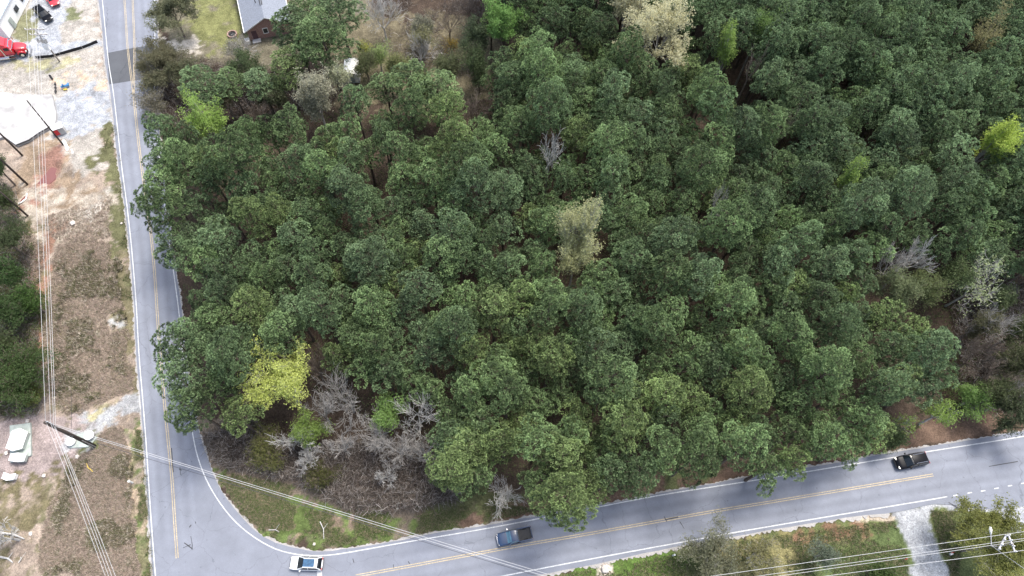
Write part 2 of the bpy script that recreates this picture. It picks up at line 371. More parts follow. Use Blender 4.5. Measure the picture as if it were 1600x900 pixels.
def gcol(x, y):
    i = np.clip(np.searchsorted(GX, x), 0, len(GX)-1); j = np.clip(np.searchsorted(GY, y), 0, len(GY)-1); return GC[i, j]

# ------------------------------------------------------------------ roads
def resample(pts, step=1.5):
    P = [Vector((p[0], p[1], 0)) for p in pts]; n = len(P); out = []
    for i in range(n-1):                                  # Catmull-Rom
        a = P[max(i-1, 0)]; b = P[i]; c = P[i+1]; d = P[min(i+2, n-1)]
        k = max(1, int((c-b).length/step))
        for j in range(k):
            t = j/k
            out.append(.5*((2*b)+(c-a)*t+(2*a-5*b+4*c-d)*t*t+(3*b-a-3*c+d)*t**3))
    out.append(P[-1]); return out
def smoothline(pts, it=6):
    for _ in range(it): pts = [pts[0]]+[(pts[i-1]+pts[i]*2+pts[i+1])/4 for i in range(1, len(pts)-1)]+[pts[-1]]
    return pts
leftline = [(150, -90), (156, -40), (160, 0), (165, 50), (170, 100), (178, 150), (189, 250), (197, 310), (205, 380), (213, 476), (217, 550), (224, 635), (230, 715), (234, 780), (239, 850), (243, 900), (250, 980)]
eastline = [(238, -90), (241, -40), (242, 0), (242, 60), (241, 120), (243, 180), (252, 270), (262, 360), (272, 430), (281, 500), (289, 590), (297, 646), (303, 692), (312, 725), (322, 750), (338, 778), (360, 808), (386, 832), (420, 854), (452, 865), (500, 869), (540, 864), (618, 850), (770, 824), (880, 803), (1030, 774), (1176, 751), (1370, 719), (1460, 704), (1574, 686), (1700, 664), (1850, 640)]
yell_l = [(209, 150), (218, 235), (231, 330), (238, 385), (244, 460), (247, 510), (254, 596), (257, 630), (263, 690), (269, 750), (272, 800), (277, 872)]
yell_tr = [(207, -90), (207, -30), (208, 20), (210, 70), (209, 150)]; yell_tl = [(186, -90), (192, -30), (196, 20), (199, 70), (205, 120), (209, 150)]
yell_r = [(556, 900), (600, 892), (728, 868), (820, 851), (920, 834), (1120, 798), (1200, 785), (1440, 745), (1458, 742)]
southline = [(700, 917), (786, 900), (920, 874), (1066, 847), (1200, 823), (1440, 783), (1480, 776)]
outer_e = [(245, -90), (246, 60), (246, 120), (247, 180), (256, 270), (266, 360), (276, 430), (286, 500), (295, 590), (303, 640), (312, 680), (326, 720), (338, 752), (354, 780), (380, 810), (410, 838), (452, 854), (484, 860), (520, 860), (610, 847), (670, 835), (776, 818), (860, 802), (920, 791), (976, 782), (1068, 764), (1150, 749), (1216, 737), (1300, 724), (1368, 711), (1456, 697), (1554, 681), (1700, 657), (1850, 633)]
outer_w = [(144, -90), (150, -40), (154, 0), (160, 50), (165, 100), (173, 150), (184, 250), (193, 310), (201, 380), (209, 476), (213, 550), (220, 635), (226, 715), (230, 780), (235, 850), (239, 900), (246, 980)]
outer_s = [(600, 952), (700, 930), (840, 899), (920, 883), (1066, 853), (1200, 829), (1330, 808), (1400, 800), (1460, 788), (1500, 790), (1540, 795), (1600, 790), (1850, 760)]
def sheet(name, loop, z, mat, label=None):
    bm = bmesh.new(); vs = [bm.verts.new((p[0], p[1], z)) for p in loop]
    es = [bm.edges.new((vs[i], vs[(i+1) % len(vs)])) for i in range(len(vs))]
    bmesh.ops.triangle_fill(bm, edges=es, use_beauty=True)
    for f in bm.faces:
        if f.normal.z < 0: f.normal_flip()
    me = bpy.data.meshes.new(name); bm.to_mesh(me); bm.free(); me.materials.append(mat)
    o = bpy.data.objects.new(name, me); COL.objects.link(o); tag(o, kind='structure'); return o
oe = resample(W(outer_e)); ow = resample(W(outer_w)); os_ = resample(W(outer_s))
def jitter(pts, amp, s=0):
    out = []
    for i, p in enumerate(pts):
        a = pts[max(i-1, 0)]; b = pts[min(i+1, len(pts)-1)]; t = (b-a).normalized(); n = Vector((-t.y, t.x, 0))
        out.append(p+n*(random.random()-.5)*2*amp)
    return out
loop = jitter(oe, .06)+[Vector((oe[-1].x, os_[-1].y, 0))]+jitter(os_, .06)[::-1]+[Vector((ow[-1].x+30, -14, 0)), Vector((ow[-1].x+2, -14, 0))]+jitter(ow, .06)[::-1]
# pale gravel shoulder that peeps out raggedly around the asphalt
def offset(pts, d, amp):
    out = []; cur = 0
    for i, p in enumerate(pts):
        a = pts[max(i-1, 0)]; b = pts[min(i+1, len(pts)-1)]; t = (b-a).normalized(); n = Vector((-t.y, t.x, 0))
        cur = cur*.5+(random.random()-.5)*amp; out.append(p+n*(d+cur))
    return out
fine = lambda L: resample([(p.x, p.y) for p in L], .22)
def strip(name, A, B, z, mat):
    n = min(len(A), len(B)); V = np.array([(p.x, p.y, z) for p in A[:n]]+[(p.x, p.y, z) for p in B[:n]])
    Fc = np.array([(i, i+1, n+i+1, n+i) for i in range(n-1)])
    o = meshobj(name, V, Fc, mat); bm = bmesh.new(); bm.from_mesh(o.data)
    for f in bm.faces:
        if f.normal.z < 0: f.normal_flip()
    bm.to_mesh(o.data); bm.free(); tag(o, kind='structure'); return o
M['gravel'] = paint('pale_shoulder_gravel', (.42, .40, .38), .5)
fe = fine(oe); fw = fine(ow); fs = fine(os_)
strip('road_shoulder', offset(fe, -.5, 0), offset(fe, .20, .30), .004, M['gravel'])
strip('road_shoulder', offset(fw, .5, 0), offset(fw, -.22, .3), .004, M['gravel'])
ns = int(len(fs)*.62); strip('road_shoulder', offset(fs[:ns], .5, 0), offset(fs[:ns], -.3, .5), .004, M['gravel'])
rd = sheet('road', [(p.x, p.y) for p in loop], .012, M['asphalt'])
def ribbon(name, cpts, lo, hi, z, wearfn, mat, n=25):
    C = smoothline(resample(W(cpts), .8)); V = []; A = []; Fc = []
    ls = np.linspace(lo, hi, n)
    for i, p in enumerate(C):
        a = C[max(i-1, 0)]; b = C[min(i+1, len(C)-1)]; t = (b-a).normalized(); nn = Vector((-t.y, t.x, 0))
        end = min(i, len(C)-1-i)/6
        for u in ls:
            q = p+nn*u; V.append((q.x, q.y, z)); A.append(wearfn(u)*min(1, end))
    for i in range(len(C)-1):
        for k in range(n-1): Fc.append((i*n+k, i*n+k+1, (i+1)*n+k+1, (i+1)*n+k))
    o = meshobj(name, np.array(V), np.array(Fc), mat, attrs={'wear': ('FLOAT', A)})
    bm = bmesh.new(); bm.from_mesh(o.data)
    for f in bm.faces:
        if f.normal.z < 0: f.normal_flip()
    bm.to_mesh(o.data); bm.free(); tag(o, kind='structure')
def wear(u):
    v = 0
    for c in (-2.5, -.95, .95, 2.5): v += math.exp(-((u-c)/.42)**2)
    return v*1.0-.35*math.exp(-((abs(u)-1.75)/.3)**2)-.1
edge0 = lambda u: wear(u)*min(1, max(0, (3.05-abs(u))/.25))
ribbon('road_wear', [(207, -90), (208, 20), (210, 100)]+yell_l, -3.0, 3.0, .016, edge0, M['asphalt'])
ribbon('road_wear', yell_r[1:-1]+[(1600, 720), (1850, 680)], -3.0, 3.0, .016, edge0, M['asphalt'])
def stripe(name, pts, wdt, z, mat, off=0, seg=None, px=True, jit=.012):
    C = smoothline(resample(W(pts) if px else pts, 1.0), 4); A = offset(C, off-wdt/2, jit); B = offset(C, off+wdt/2, jit)
    return strip(name, A, B, z, mat)
LW = .14
stripe('edge_line', leftline, LW, .022, M['pw']); stripe('edge_line', eastline, LW, .022, M['pw']); stripe('edge_line', southline, LW, .022, M['pw'])
for L in (yell_l, yell_r):
    for o_ in (-.14, .14): stripe('centre_line', L, .115, .022, M['py'], o_)
for L in (yell_tr, yell_tl):
    for o_ in (-.12, .12): stripe('centre_line', L, .10, .022, M['py'], o_)
for (x, y) in ((1493, 774), (1515, 770), (1536, 767), (1557, 763), (1578, 759), (1599, 755)):
    stripe('lane_dash', [(x-3.5, y+.6), (x+3.5, y-.6)], LW, .022, M['pw'])
stripe('stop_line', [(498.5, 889), (500.5, 905), (503, 925)], .62, .022, M['pw'])
stripe('edge_line', [(217.5, 618), (219.5, 640)], .10, .022, M['pw'])
# dark new asphalt patch across the left road
sheet('road_patch', W([(167, 83), (200, 76.5), (246, 69), (247, 121), (215, 125), (171, 132)]), .020, M['newasphalt'])
# tar-sealed cracks
for pts in ([(288, 848), (299, 852), (301, 858)], [(298, 838), (301, 846), (303, 851), (300, 859)], [(286, 856), (292, 852), (298, 851)], [(296, 824), (299, 820)], [(305, 815), (307, 812), (306, 818)],
            [(280, 733), (284, 735)], [(281, 730), (282, 742)], [(1038, 807), (1030, 812), (1042, 815)], [(1062, 815), (1068, 822), (1069, 826)], [(1545, 729), (1590, 721)], [(1482, 785), (1490, 791), (1502, 796)],
            [(268, 700), (270, 722), (271, 738)], [(615, 882), (615, 887)], [(638, 877), (640, 881)], [(551, 873), (553, 879)], [(1040, 812), (1060, 808)]):
    stripe('crack_seal', pts, .10, .026, M['tar'], jit=.06)
print('ground+roads ok')

# ------------------------------------------------------------------ trees
def basis(d):
    d = d/np.linalg.norm(d); a = np.cross(d, [0, 0, 1.]); 
    if np.linalg.norm(a) < 1e-3: a = np.array([1., 0, 0])
    a = a/np.linalg.norm(a); return d, a, np.cross(d, a)
def sprays(C, Dr, nb, length, width, spread, r):
    """C centres (n,3), Dr directions (n,3): nb blades each radiating round Dr; returns V,F(tri),tint-index"""
    n = len(C); Dr = Dr/np.linalg.norm(Dr, axis=1, keepdims=True)
    a = np.cross(Dr, np.array([.13, .21, .97])); a /= np.linalg.norm(a, axis=1, keepdims=True)+1e-9; b = np.cross(Dr, a)
    ph = r.random((n, nb))*2*np.pi; ct = 1-r.random((n, nb))*(1-math.cos(spread)); st = np.sqrt(1-ct*ct)
    d = ct[..., None]*Dr[:, None]+st[..., None]*(np.cos(ph)[..., None]*a[:, None]+np.sin(ph)[..., None]*b[:, None])
    L = (length[:, None]*(.75+.5*r.random((n, nb))))[..., None]
    side = r.normal(size=(n, nb, 3)); side -= (side*d).sum(-1, keepdims=True)*d; side /= np.linalg.norm(side, axis=-1, keepdims=True)
    tip = C[:, None]+d*L; w = width*(.7+.6*r.random((n, nb, 1)))
    V = np.stack([C[:, None]+d*L*.12, tip+side*w, tip-side*w], 2).reshape(-1, 3)
    return V, n*nb
def limb_tube(mb, p0, p1, r0, r1, bend=0, n=5, k=4, r=random):
    p0 = Vector(p0); p1 = Vector(p1); pts = []
    off = Vector((r.uniform(-1, 1), r.uniform(-1, 1), r.uniform(-.3, 1)))*bend
    for i in range(k+1):
        t = i/k; pts.append(p0.lerp(p1, t)+off*4*t*(1-t))
    mb.tube(pts, [r0+(r1-r0)*i/k for i in range(k+1)], n, cap=False); return pts
def make_pine(seed, H, Rc, Hc, dens=1.0, name='pine_tree'):
    r = np.random.default_rng(seed); pr = random.Random(seed)
    root = empty(name, (0, 0, 0)); mb = MB()
    lean = np.array([r.normal()*.35, r.normal()*.35])
    tp = lambda z: np.array([lean[0]*(z/H)**2*1.0, lean[1]*(z/H)**2, z])
    zs = np.linspace(-.2, H*.95, 9)
    mb.tube([tp(z) if z > 0 else (0, 0, z) for z in zs], [.24*(1-z/H)+.03 if z > .3 else .31 for z in zs], 7, cap=False)
    C = []; Dr = []; Ls = []; tint = []
    nl = int(13*Hc/7); sq = r.uniform(.8, 1.2); th0 = r.uniform(0, 6.28); lob = r.normal(size=5)*.16
    kept = []
    def addtuft(p, d, t_, gap):
        for q in kept:
            if abs(q[0]-p[0]) < gap and abs(q[1]-p[1]) < gap and abs(q[2]-p[2]) < gap and (q[0]-p[0])**2+(q[1]-p[1])**2+(q[2]-p[2])**2 < gap*gap: return
        kept.append(p); C.append(p); Dr.append(d); Ls.append(r.uniform(.27, .36)); tint.append(t_)
    # crown = rounded lobes (one per main limb) covered with needle tufts
    lobes = [(tp(H-.95), .95)]
    for t, rho, nlb, lr in ((.84, .42, 4, .92), (.64, .68, 6, 1.02), (.42, .80, 7, 1.08), (.20, .74, 6, .98), (.02, .55, 4, .8)):
        a0 = r.uniform(0, 6.28); nlb = max(3, int(round(nlb*(Rc/2.6)**1.1*dens)))
        for k in range(nlb):
            if r.random() < .17: continue
            az = a0+2*np.pi*k/nlb+r.normal()*.22; rr = Rc*rho*(1+r.normal()*.20+lob[0]*math.cos(az+th0)+lob[1]*math.cos(2*az))
            zb = H-Hc+t*Hc+r.normal()*.30; c = tp(zb)+np.array([math.cos(az)*rr, math.sin(az)*rr*sq**.5, 0]); lobes.append((c, lr*r.uniform(.78, 1.2)*(Rc/2.7)**.6))
            base = tp(zb-.40*rr); limb_tube(mb, base, c, .06*(1.25-t), .02, .12, 4, 3, pr)
    LC = np.array([l_[0] for l_ in lobes]); LR = np.array([l_[1] for l_ in lobes])
    for (c, lr), bt in zip(lobes, r.normal(size=len(lobes))*.15):
        n0 = int(70*lr*lr); u = r.normal(size=(n0, 3)); u /= np.linalg.norm(u, axis=1, keepdims=True); u = u[u[:, 2] > -.55]
        P_ = c+u*lr*(1+.08*r.normal(size=(len(u), 1)))*np.array([1, 1, .85])
        dd_ = np.linalg.norm((P_[:, None]-LC[None])/np.array([1, 1, .85]), axis=2)/LR[None]; ok = dd_.min(1) > .80
        for p_, q_ in zip(P_[ok], u[ok]):
            if p_[2] > 3: addtuft(p_, q_*.75+np.array([0, 0, .75]), min(1, max(0, .55+bt+r.normal()*.18)), .41)
    C = np.array(C); Dr = np.array(Dr); Ls = np.array(Ls); tint = np.array(tint)
    NB = 26
    V, nt_ = sprays(C, Dr, NB, Ls, .053, 1.45, r)
    tt = np.clip(np.repeat(tint, NB)+r.normal(size=nt_)*.08, 0, 1)
    tv = np.stack([tt*.0, tt, tt], 1).ravel()         # rim highlight and dark tuft core painted into tint; new tips are paler too
    mb.build('trunk', M['bark'], root, smooth=True)
    meshobj('crown', V, np.arange(len(V)).reshape(-1, 3), M['needle'], root, attrs={'tint': ('FLOAT', tv)})
    return root
def grow(pr, segs, p, d, L, r, depth, tips, spreadang, up, minr=.010, nseg=3):
    """recursive branching: segs collects (points, radii)"""
    pts = [Vector(p)]; dd = Vector(d).normalized(); rads = [r]
    for i in range(nseg):
        dd = (dd+Vector((pr.gauss(0, .10), pr.gauss(0, .10), pr.gauss(0, .08)+up*.08))).normalized()
        pts.append(pts[-1]+dd*L/nseg); rads.append(max(minr, r*(1-(i+1)/nseg*.45)))
    segs.append(([tuple(q) for q in pts], rads)); tips.append((pts[-1].copy(), dd.copy(), depth))
    if depth == 0: return
    nch = 3 if pr.random() < .7 else 4
    for k in range(nch):
        t = .4+.6*(k+1)/nch; q = pts[-1] if t > .99 else pts[max(1, int(t*nseg))]
        ax = dd.orthogonal().normalized(); ax.rotate(Matrix.Rotation(pr.uniform(0, 6.28), 3, dd))
        nd = dd.copy(); nd.rotate(Matrix.Rotation(spreadang*pr.uniform(.5, 1.3), 3, ax)); nd.z += up*.15
        grow(pr, segs, q, nd, L*pr.uniform(.58, .84), rads[-1]*.72 if t > .9 else r*.5, depth-1, tips, spreadang, up, minr, nseg)
def tubes_mesh(P, Rr, n):
    """P (m,k,3), Rr (m,k): open n-sided tubes"""
    m_, k = Rr.shape; T = np.gradient(P, axis=1); T /= np.linalg.norm(T, axis=2, keepdims=True)+1e-9
    a = np.cross(T, np.array([.31, .17, .93])); a /= np.linalg.norm(a, axis=2, keepdims=True)+1e-9; b = np.cross(T, a)
    an = np.arange(n)*2*np.pi/n
    V = P[:, :, None]+(a[:, :, None]*np.cos(an)[None, None, :, None]+b[:, :, None]*np.sin(an)[None, None, :, None])*Rr[:, :, None, None]
    idx = np.arange(m_*k*n).reshape(m_, k, n); i2 = np.roll(idx, -1, 2)
    Fc = np.stack([idx[:, :-1], i2[:, :-1], i2[:, 1:], idx[:, 1:]], -1).reshape(-1, 4)
    return V.reshape(-1, 3), Fc
def tubes_all(segs):
    Vs, Fs, o = [], [], 0
    for n, lo, hi in ((7, .08, 9), (4, .03, .08), (3, 0, .03)):
        for k in set(len(s_[0]) for s_ in segs):
            g = [s_ for s_ in segs if lo <= s_[1][0] < hi and len(s_[0]) == k]
            if not g: continue
            V, Fc = tubes_mesh(np.array([q[0] for q in g]), np.array([q[1] for q in g]), n); Vs.append(V); Fs.append(Fc+o); o += len(V)
    return np.concatenate(Vs), np.concatenate(Fs)
def make_broad(name, seed, H, Rc, bark, leaf=None, nleaf=0, lsize=.16, depth=4, trunk_frac=.35, spread=.62, up=.5, spreadleaf=.35, minr=.014, multi=1, tr=.16, scatter=1):
    """deciduous tree: forked trunk and limbs, leaf clusters at the twigs (or none)"""
    pr = random.Random(seed); r = np.random.default_rng(seed); root = empty(name, (0, 0, 0)); segs = []; tips = []
    for s in range(multi):
        a = pr.uniform(0, 6.28); tl = H*trunk_frac; top = Vector((math.cos(a)*tl*(.08 if multi == 1 else .3), math.sin(a)*tl*(.08 if multi == 1 else .3), tl))
        k = 1/math.sqrt(multi); b0 = Vector((math.cos(a)*.1*(multi > 1), math.sin(a)*.1*(multi > 1), -.25))
        segs.append(([tuple(b0), tuple(b0.lerp(top, .35)), tuple(b0.lerp(top, .7)), tuple(top)], [tr*1.35*k, tr*1.1*k, tr*1.0*k, tr*.9*k]))
        n1 = pr.choice((4, 5, 6)) if multi == 1 else 3
        for j in range(n1):
            az = a+6.28*j/n1+pr.uniform(-.4, .4); inc = pr.uniform(.2, 1.0)*spread*1.5
            d = Vector((math.cos(az)*math.sin(inc), math.sin(az)*math.sin(inc), math.cos(inc)))
            grow(pr, segs, top, d, (H-tl)*.40*pr.uniform(.75, 1.2), tr*.55*k, depth-1, tips, spread, up, minr)
    V = np.array([q for s_ in segs for q in s_[0]]); hor = np.percentile(np.hypot(V[:, 0], V[:, 1]), 97); zt = np.percentile(V[:, 2], 99.5)
    sx = Rc/max(hor, .1); sz = H/zt; sc_ = np.array([sx, sx, sz])
    V, Fc = tubes_all([(np.array(s_[0])*sc_, s_[1]) for s_ in segs]); meshobj('trunk', V, Fc, bark, root)
    if leaf:
        T = [(np.array(t[0]), np.array(t[1])) for t in tips if t[2] <= 1]; r.shuffle(T)
        C = np.array([t[0] for t in T])*np.array([sx, sx, sz]); Dd = np.array([t[1] for t in T])
        per = max(1, nleaf//len(C)); C2 = np.repeat(C, per, 0)+r.normal(size=(len(C)*per, 3))*spreadleaf*np.array([1, 1, .7]); D2 = np.repeat(Dd, per, 0)+r.normal(size=(len(C)*per, 3))*.6+np.array([0, 0, .5])
        V, k = sprays(C2, D2, 4, np.full(len(C2), lsize*1.3), lsize*.42, 1.4, r)
        tt = np.clip(np.repeat(np.repeat(.5+r.normal(size=len(C))*.22, per), 4)+r.normal(size=k)*.15, 0, 1)
        cr_ = meshobj('crown', V, np.arange(len(V)).reshape(-1, 3), M['leaf'], root, attrs={'tint': ('FLOAT', np.repeat(tt, 3))})
        cr_.color = (*leaf, 1)
    return root
def crown_of(o): return [c for c in o.children if c.name.startswith('crown')]
def put(o, px, py, zc, label, cat='tree', group=None, rz=None, s=1.0, col=None, name=None):
    p = at(px, py, zc); o.location = (p[0], p[1], -.06); o.rotation_euler = (0, 0, random.uniform(0, 6.28) if rz is None else rz)
    o.scale = (s, s, s); tag(o, label, cat, group)
    if col:
        for c in crown_of(o): c.color = (*col, 1)
    return p

# ---- the special trees, each placed where the photograph shows its crown
occupied = []      # world x, y, radius kept free of ordinary pines
def special(px, py, zc, rad, o, label, cat='tree', group=None, s=1, rz=None, keep=True):
    p = put(o, px, py, zc, label, cat, group, s=s, rz=rz)
    if keep: occupied.append((p[0], p[1], rad)); q_ = np.hypot(p[0], p[1]); occupied.append((p[0]-p[0]/q_*2.6, p[1]-p[1]/q_*2.6, rad*.8))
    return o
LIME = (.33, .47, .12); YG = (.44, .50, .14); CREAM = (.64, .61, .39); OLIVE = (.22, .21, .12); PALEY = (.62, .63, .33); GREYG = (.20, .24, .17); FRESH = (.24, .38, .11); DKG = (.06, .10, .04)
B = make_broad
special(443, 600, 9.5, 4.6, B('budding_tree', 11, 13, 5.0, M['whitebark'], (.60, .66, .20), 7500, .15, 5), 'large yellow-green budding tree at the left of the bare thicket')
special(478, 668, 5, 2, B('leafy_tree', 12, 7.5, 2.3, M['greybark'], LIME, 3200, .14, 4), 'small bright lime tree just below the large yellow-green one')
special(608, 640, 7, 2, B('leafy_tree', 13, 9, 2.3, M['greybark'], FRESH, 2200, .15, 4), 'slim fresh green tree among the bare trees of the thicket')
for i, (px, py, z, R, Hh, mt, lab) in enumerate([
  (537, 618, 8, 4.0, 12, 'greybark', 'bare grey tree in the upper middle of the thicket'),
  (648, 648, 8, 3.8, 12, 'whitebark', 'pale bare tree with fanned twigs at the right of the thicket'),
  (585, 668, 7, 3.6, 10, 'greybark', 'bare grey tree in the centre of the thicket'),
  (455, 680, 6, 2.8, 8, 'whitebark', 'whitish bare tree behind the small lime tree'),
  (530, 690, 6, 3.2, 9, 'greybark', 'bare grey tree left of the thicket centre'),
  (620, 700, 6, 3.2, 9, 'greybark', 'bare grey tree low in the thicket below the pale one'),
  (660, 700, 6, 2.6, 9, 'greybark', 'bare grey tree at the thicket edge beside the yellowish pine'),
  (488, 570, 8, 2.6, 11, 'brownbark', 'slender bare tree between the yellow-green tree and the pines'),
  (500, 640, 7, 2.8, 10, 'greybark', 'bare grey tree right of the yellow-green tree'),
  (480, 712, 4, 2.2, 6, 'whitebark', 'short whitish bare sapling above the corner grass'),
  (603, 742, 3, 2.2, 5, 'whitebark', 'low pale twiggy bush at the foot of the thicket'),
  (785, 768, 4, 3.2, 6.5, 'whitebark', 'small white bare tree on the verge above the blue pickup'),
  (1125, 310, 14, 1.9, 18, 'greybark', 'bare grey treetop poking out amid the pines right of centre'),
  (860, 236, 14.5, 2.0, 18.5, 'whitebark', 'pale bare treetop above the tall yellow tree'),
  (1400, 415, 11, 3.2, 15, 'greybark', 'bare grey tree in the gap at the right of the forest'),
  (1440, 398, 12, 2.6, 16, 'whitebark', 'pale bare tree with upright twigs in the right forest gap'),
  (1555, 495, 8, 3.0, 11, 'greybark', 'bare grey tree below the pale sprouting tree at the right edge'),
  (1570, 580, 7, 3.4, 10, 'brownbark', 'brownish bare tree at the right edge above the road'),
  (1590, 620, 7, 3.0, 9, 'greybark', 'grey bare tree at the far right above the verge'),
  (1540, 550, 7, 3.0, 10, 'brownbark', 'brown bare tree between the last pines and the right edge'),
  (1180, 100, 14, 1.8, 18, 'brownbark', 'thin bare treetop by the lime tree near the top'),
  (1230, 190, 14, 1.8, 18, 'brownbark', 'thin brown bare treetop in the upper right forest'),
  (595, 10, 8, 5.2, 12.5, 'whitebark', 'wide bare pale tree standing on the clearing by the house'),
  (700, 20, 7, 4.0, 11, 'brownbark', 'brown bare tree behind the clearing'),
  (745, 10, 7, 3.6, 11, 'brownbark', 'brown bare tree between clearing and lime tree'),
  (400, 165, 7, 2.6, 9, 'brownbark', 'brown bare tree among the pines below the cream tree'),
  (735, 165, 7, 3.4, 10, 'brownbark', 'brown bare tree at the lower right rim of the clearing'),
  (655, 75, 5, 3.2, 7.5, 'whitebark', 'pale lavender grey bare tree on the clearing'),
  ]):
    special(px, py, z, R*.75, B('bare_tree', 100+i, Hh, R, M[mt], None, depth=5 if R > 2.1 else 4, spread=.62 if R > 2.4 else .75, trunk_frac=.5 if Hh >= 15 else .22, minr=.019 if mt == 'whitebark' else .016, tr=.15, up=.6), lab)
special(907, 345, 15.5, 3.2, B('budding_tree', 21, 20, 2.8, M['whitebark'], PALEY, 4600, .14, 5, spread=.45), 'tall pale yellow tree rising amid the pines at the centre')
special(903, 395, 12, 3.0, B('budding_tree', 22, 15.5, 2.6, M['whitebark'], PALEY, 4200, .13, 5), 'lower pale yellow tree just in front of the tall one')
special(785, 32, 12.5, 3.4, B('leafy_tree', 23, 16, 3.1, M['bark'], (.25, .44, .12), 4200, .17, 4), 'bright green leafy tree at the right rim of the clearing')
special(1040, 36, 16, 4.6, B('budding_tree', 24, 21, 7.2, M['whitebark'], CREAM, 9500, .16, 5), 'very wide cream blossoming tree at the top of the forest')
special(985, 5, 15, 3, B('budding_tree', 34, 20, 3.8, M['whitebark'], CREAM, 5200, .16, 5), 'cream blossoming tree left of the very wide one')
special(1141, 72, 14, 2.4, B('leafy_tree', 25, 18, 2.2, M['greybark'], LIME, 2600, .15, 4), 'small lime tree right of the wide cream tree')
special(1190, 45, 14, 1.8, B('leafy_tree', 26, 18, 1.9, M['greybark'], FRESH, 2200, .15, 4), 'small fresh green tree near the top, right of the lime one')
special(488, 137, 12, 3.4, B('budding_tree', 27, 15, 3.4, M['whitebark'], (.66, .64, .46), 7500, .15, 5), 'cream blossoming tree between the house pines and the forest')
special(530, 112, 9, 2.4, B('budding_tree', 28, 12, 2.6, M['greybark'], (.5, .52, .33), 2000, .15, 5), 'pale blossoming tree beside the small white shed')
special(314, 168, 14, 3.4, B('leafy_tree', 29, 16, 2.6, M['greybark'], LIME, 4200, .15, 4), 'vivid lime tree at the upper left corner of the forest')
special(1560, 214, 16, 2.8, B('leafy_tree', 30, 19.5, 2.9, M['greybark'], (.40, .50, .10), 5200, .16, 4), 'large lime yellow treetop near the right edge')
special(1337, 266, 15.5, 1.6, B('leafy_tree', 31, 18, 1.5, M['greybark'], LIME, 1700, .14, 4), 'tiny lime treetop amid dark pines in the right half')
special(1540, 435, 10, 3.4, B('budding_tree', 32, 14, 4.0, M['whitebark'], (.5, .58, .3), 900, .13, 5), 'pale bare limbed tree just sprouting at the right edge')
special(1522, 622, 4, 2.2, B('leafy_tree', 33, 6.5, 2.5, M['greybark'], FRESH, 3000, .14, 4), 'low fresh green tree on the verge at the right end')
special(1472, 646, 6, 1.5, B('leafy_tree', 35, 8, 1.7, M['whitebark'], LIME, 900, .14, 4), 'small sprouting lime tree at the edge above the black car')
special(1415, 658, 6, 1.3, B('budding_tree', 36, 8, 1.6, M['whitebark'], LIME, 400, .13, 4), 'thin whitish sapling with few lime leaves above the black car')
special(1545, 50, 15, 2.8, B('budding_tree', 37, 19, 2.8, M['brownbark'], (.32, .30, .14), 3000, .15, 5), 'tan budding treetop in the upper right corner')
special(255, 97, 5, 3, B('twiggy_tree', 38, 8, 4.2, M['brownbark'], OLIVE, 9000, .13, 5), 'round olive twiggy tree beside the dark road patch')
special(268, 18, 6, 4, B('twiggy_tree', 39, 10, 5.0, M['brownbark'], (.20, .21, .12), 10000, .14, 5), 'big olive tree overhanging the road at the top left')
special(240, 158, 4, 2.4, B('twiggy_tree', 40, 6, 3.0, M['greybark'], (.27, .25, .17), 2600, .12, 5), 'greyish thin brush tree on the verge left of the lime tree')
special(350, 150, 6, 2.4, B('twiggy_tree', 41, 8, 2.8, M['brownbark'], OLIVE, 3000, .13, 5), 'olive twiggy tree between the lime tree and house pines')
special(375, 78, 3, 2.6, B('twiggy_tree', 42, 5, 3.0, M['whitebark'], (.42, .40, .36), 2200, .10, 5), 'pale grey twiggy bush on the lawn before the house')
special(660, 62, 5, 2.2, B('budding_tree', 43, 7.5, 2.6, M['greybark'], (.42, .42, .22), 1800, .12, 5), 'greyish yellow budding tree on the clearing', keep=False)
special(592, 88, 4, 2, B('leafy_tree', 44, 6, 2.2, M['greybark'], (.28, .36, .14), 1800, .13, 4), 'small pale green tree on the clearing near the white shed')
special(570, 75, 4, 1.4, B('leafy_tree', 45, 5.5, 1.5, M['greybark'], (.42, .44, .12), 1000, .12, 4), 'small yellowish tree on the clearing beside the pines')
special(705, 65, 4, 1, B('leafy_tree', 46, 5, 1.0, M['greybark'], (.40, .30, .08), 700, .12, 4), 'tiny rust yellow tree at the right of the clearing')
special(1118, 868, 4, 3, B('twiggy_tree', 47, 7, 4.1, M['greybark'], (.31, .32, .20), 6500, .12, 5, multi=2), 'grey-green twiggy tree overhanging the road edge at the bottom')
special(1180, 872, 3.5, 2.5, B('twiggy_tree', 48, 6, 3.2, M['greybark'], (.27, .26, .12), 2600, .12, 5, multi=2), 'yellowish brushy tree beside the grey-green twiggy one')
special(1288, 866, 3, 1.5, B('leafy_tree', 49, 5, 1.8, M['greybark'], GREYG, 1500, .13, 4), 'small grey-green tree on the bottom lawn under the wires')
special(1548, 826, 6, 4, B('leafy_tree', 50, 9.5, 5.3, M['greybark'], (.38, .40, .12), 8500, .15, 5), 'big yellow-green tree under the power pole at the bottom right')
special(1560, 875, 4.5, 3, B('leafy_tree', 53, 7, 3.0, M['greybark'], (.36, .38, .12), 3000, .15, 5), 'lower yellow-green tree below the power pole crossarms')
special(30, 590, 4, 3, B('leafy_tree', 51, 7, 4.4, M['brownbark'], (.10, .16, .05), 8000, .15, 5), 'broad dark green tree at the left edge above the tank yard')
special(8, 840, 3, 2.5, B('bare_tree', 52, 6, 3.0, M['whitebark'], None, depth=5, trunk_frac=.2, minr=.028, spread=.7), 'white bare tree at the lower left edge of the field')
special(1588, 660, 5, 3, B('leafy_tree', 54, 9, 3.4, M['bark'], (.11, .14, .07), 5000, .14, 5), 'dark olive tree overhanging the road at the right edge')
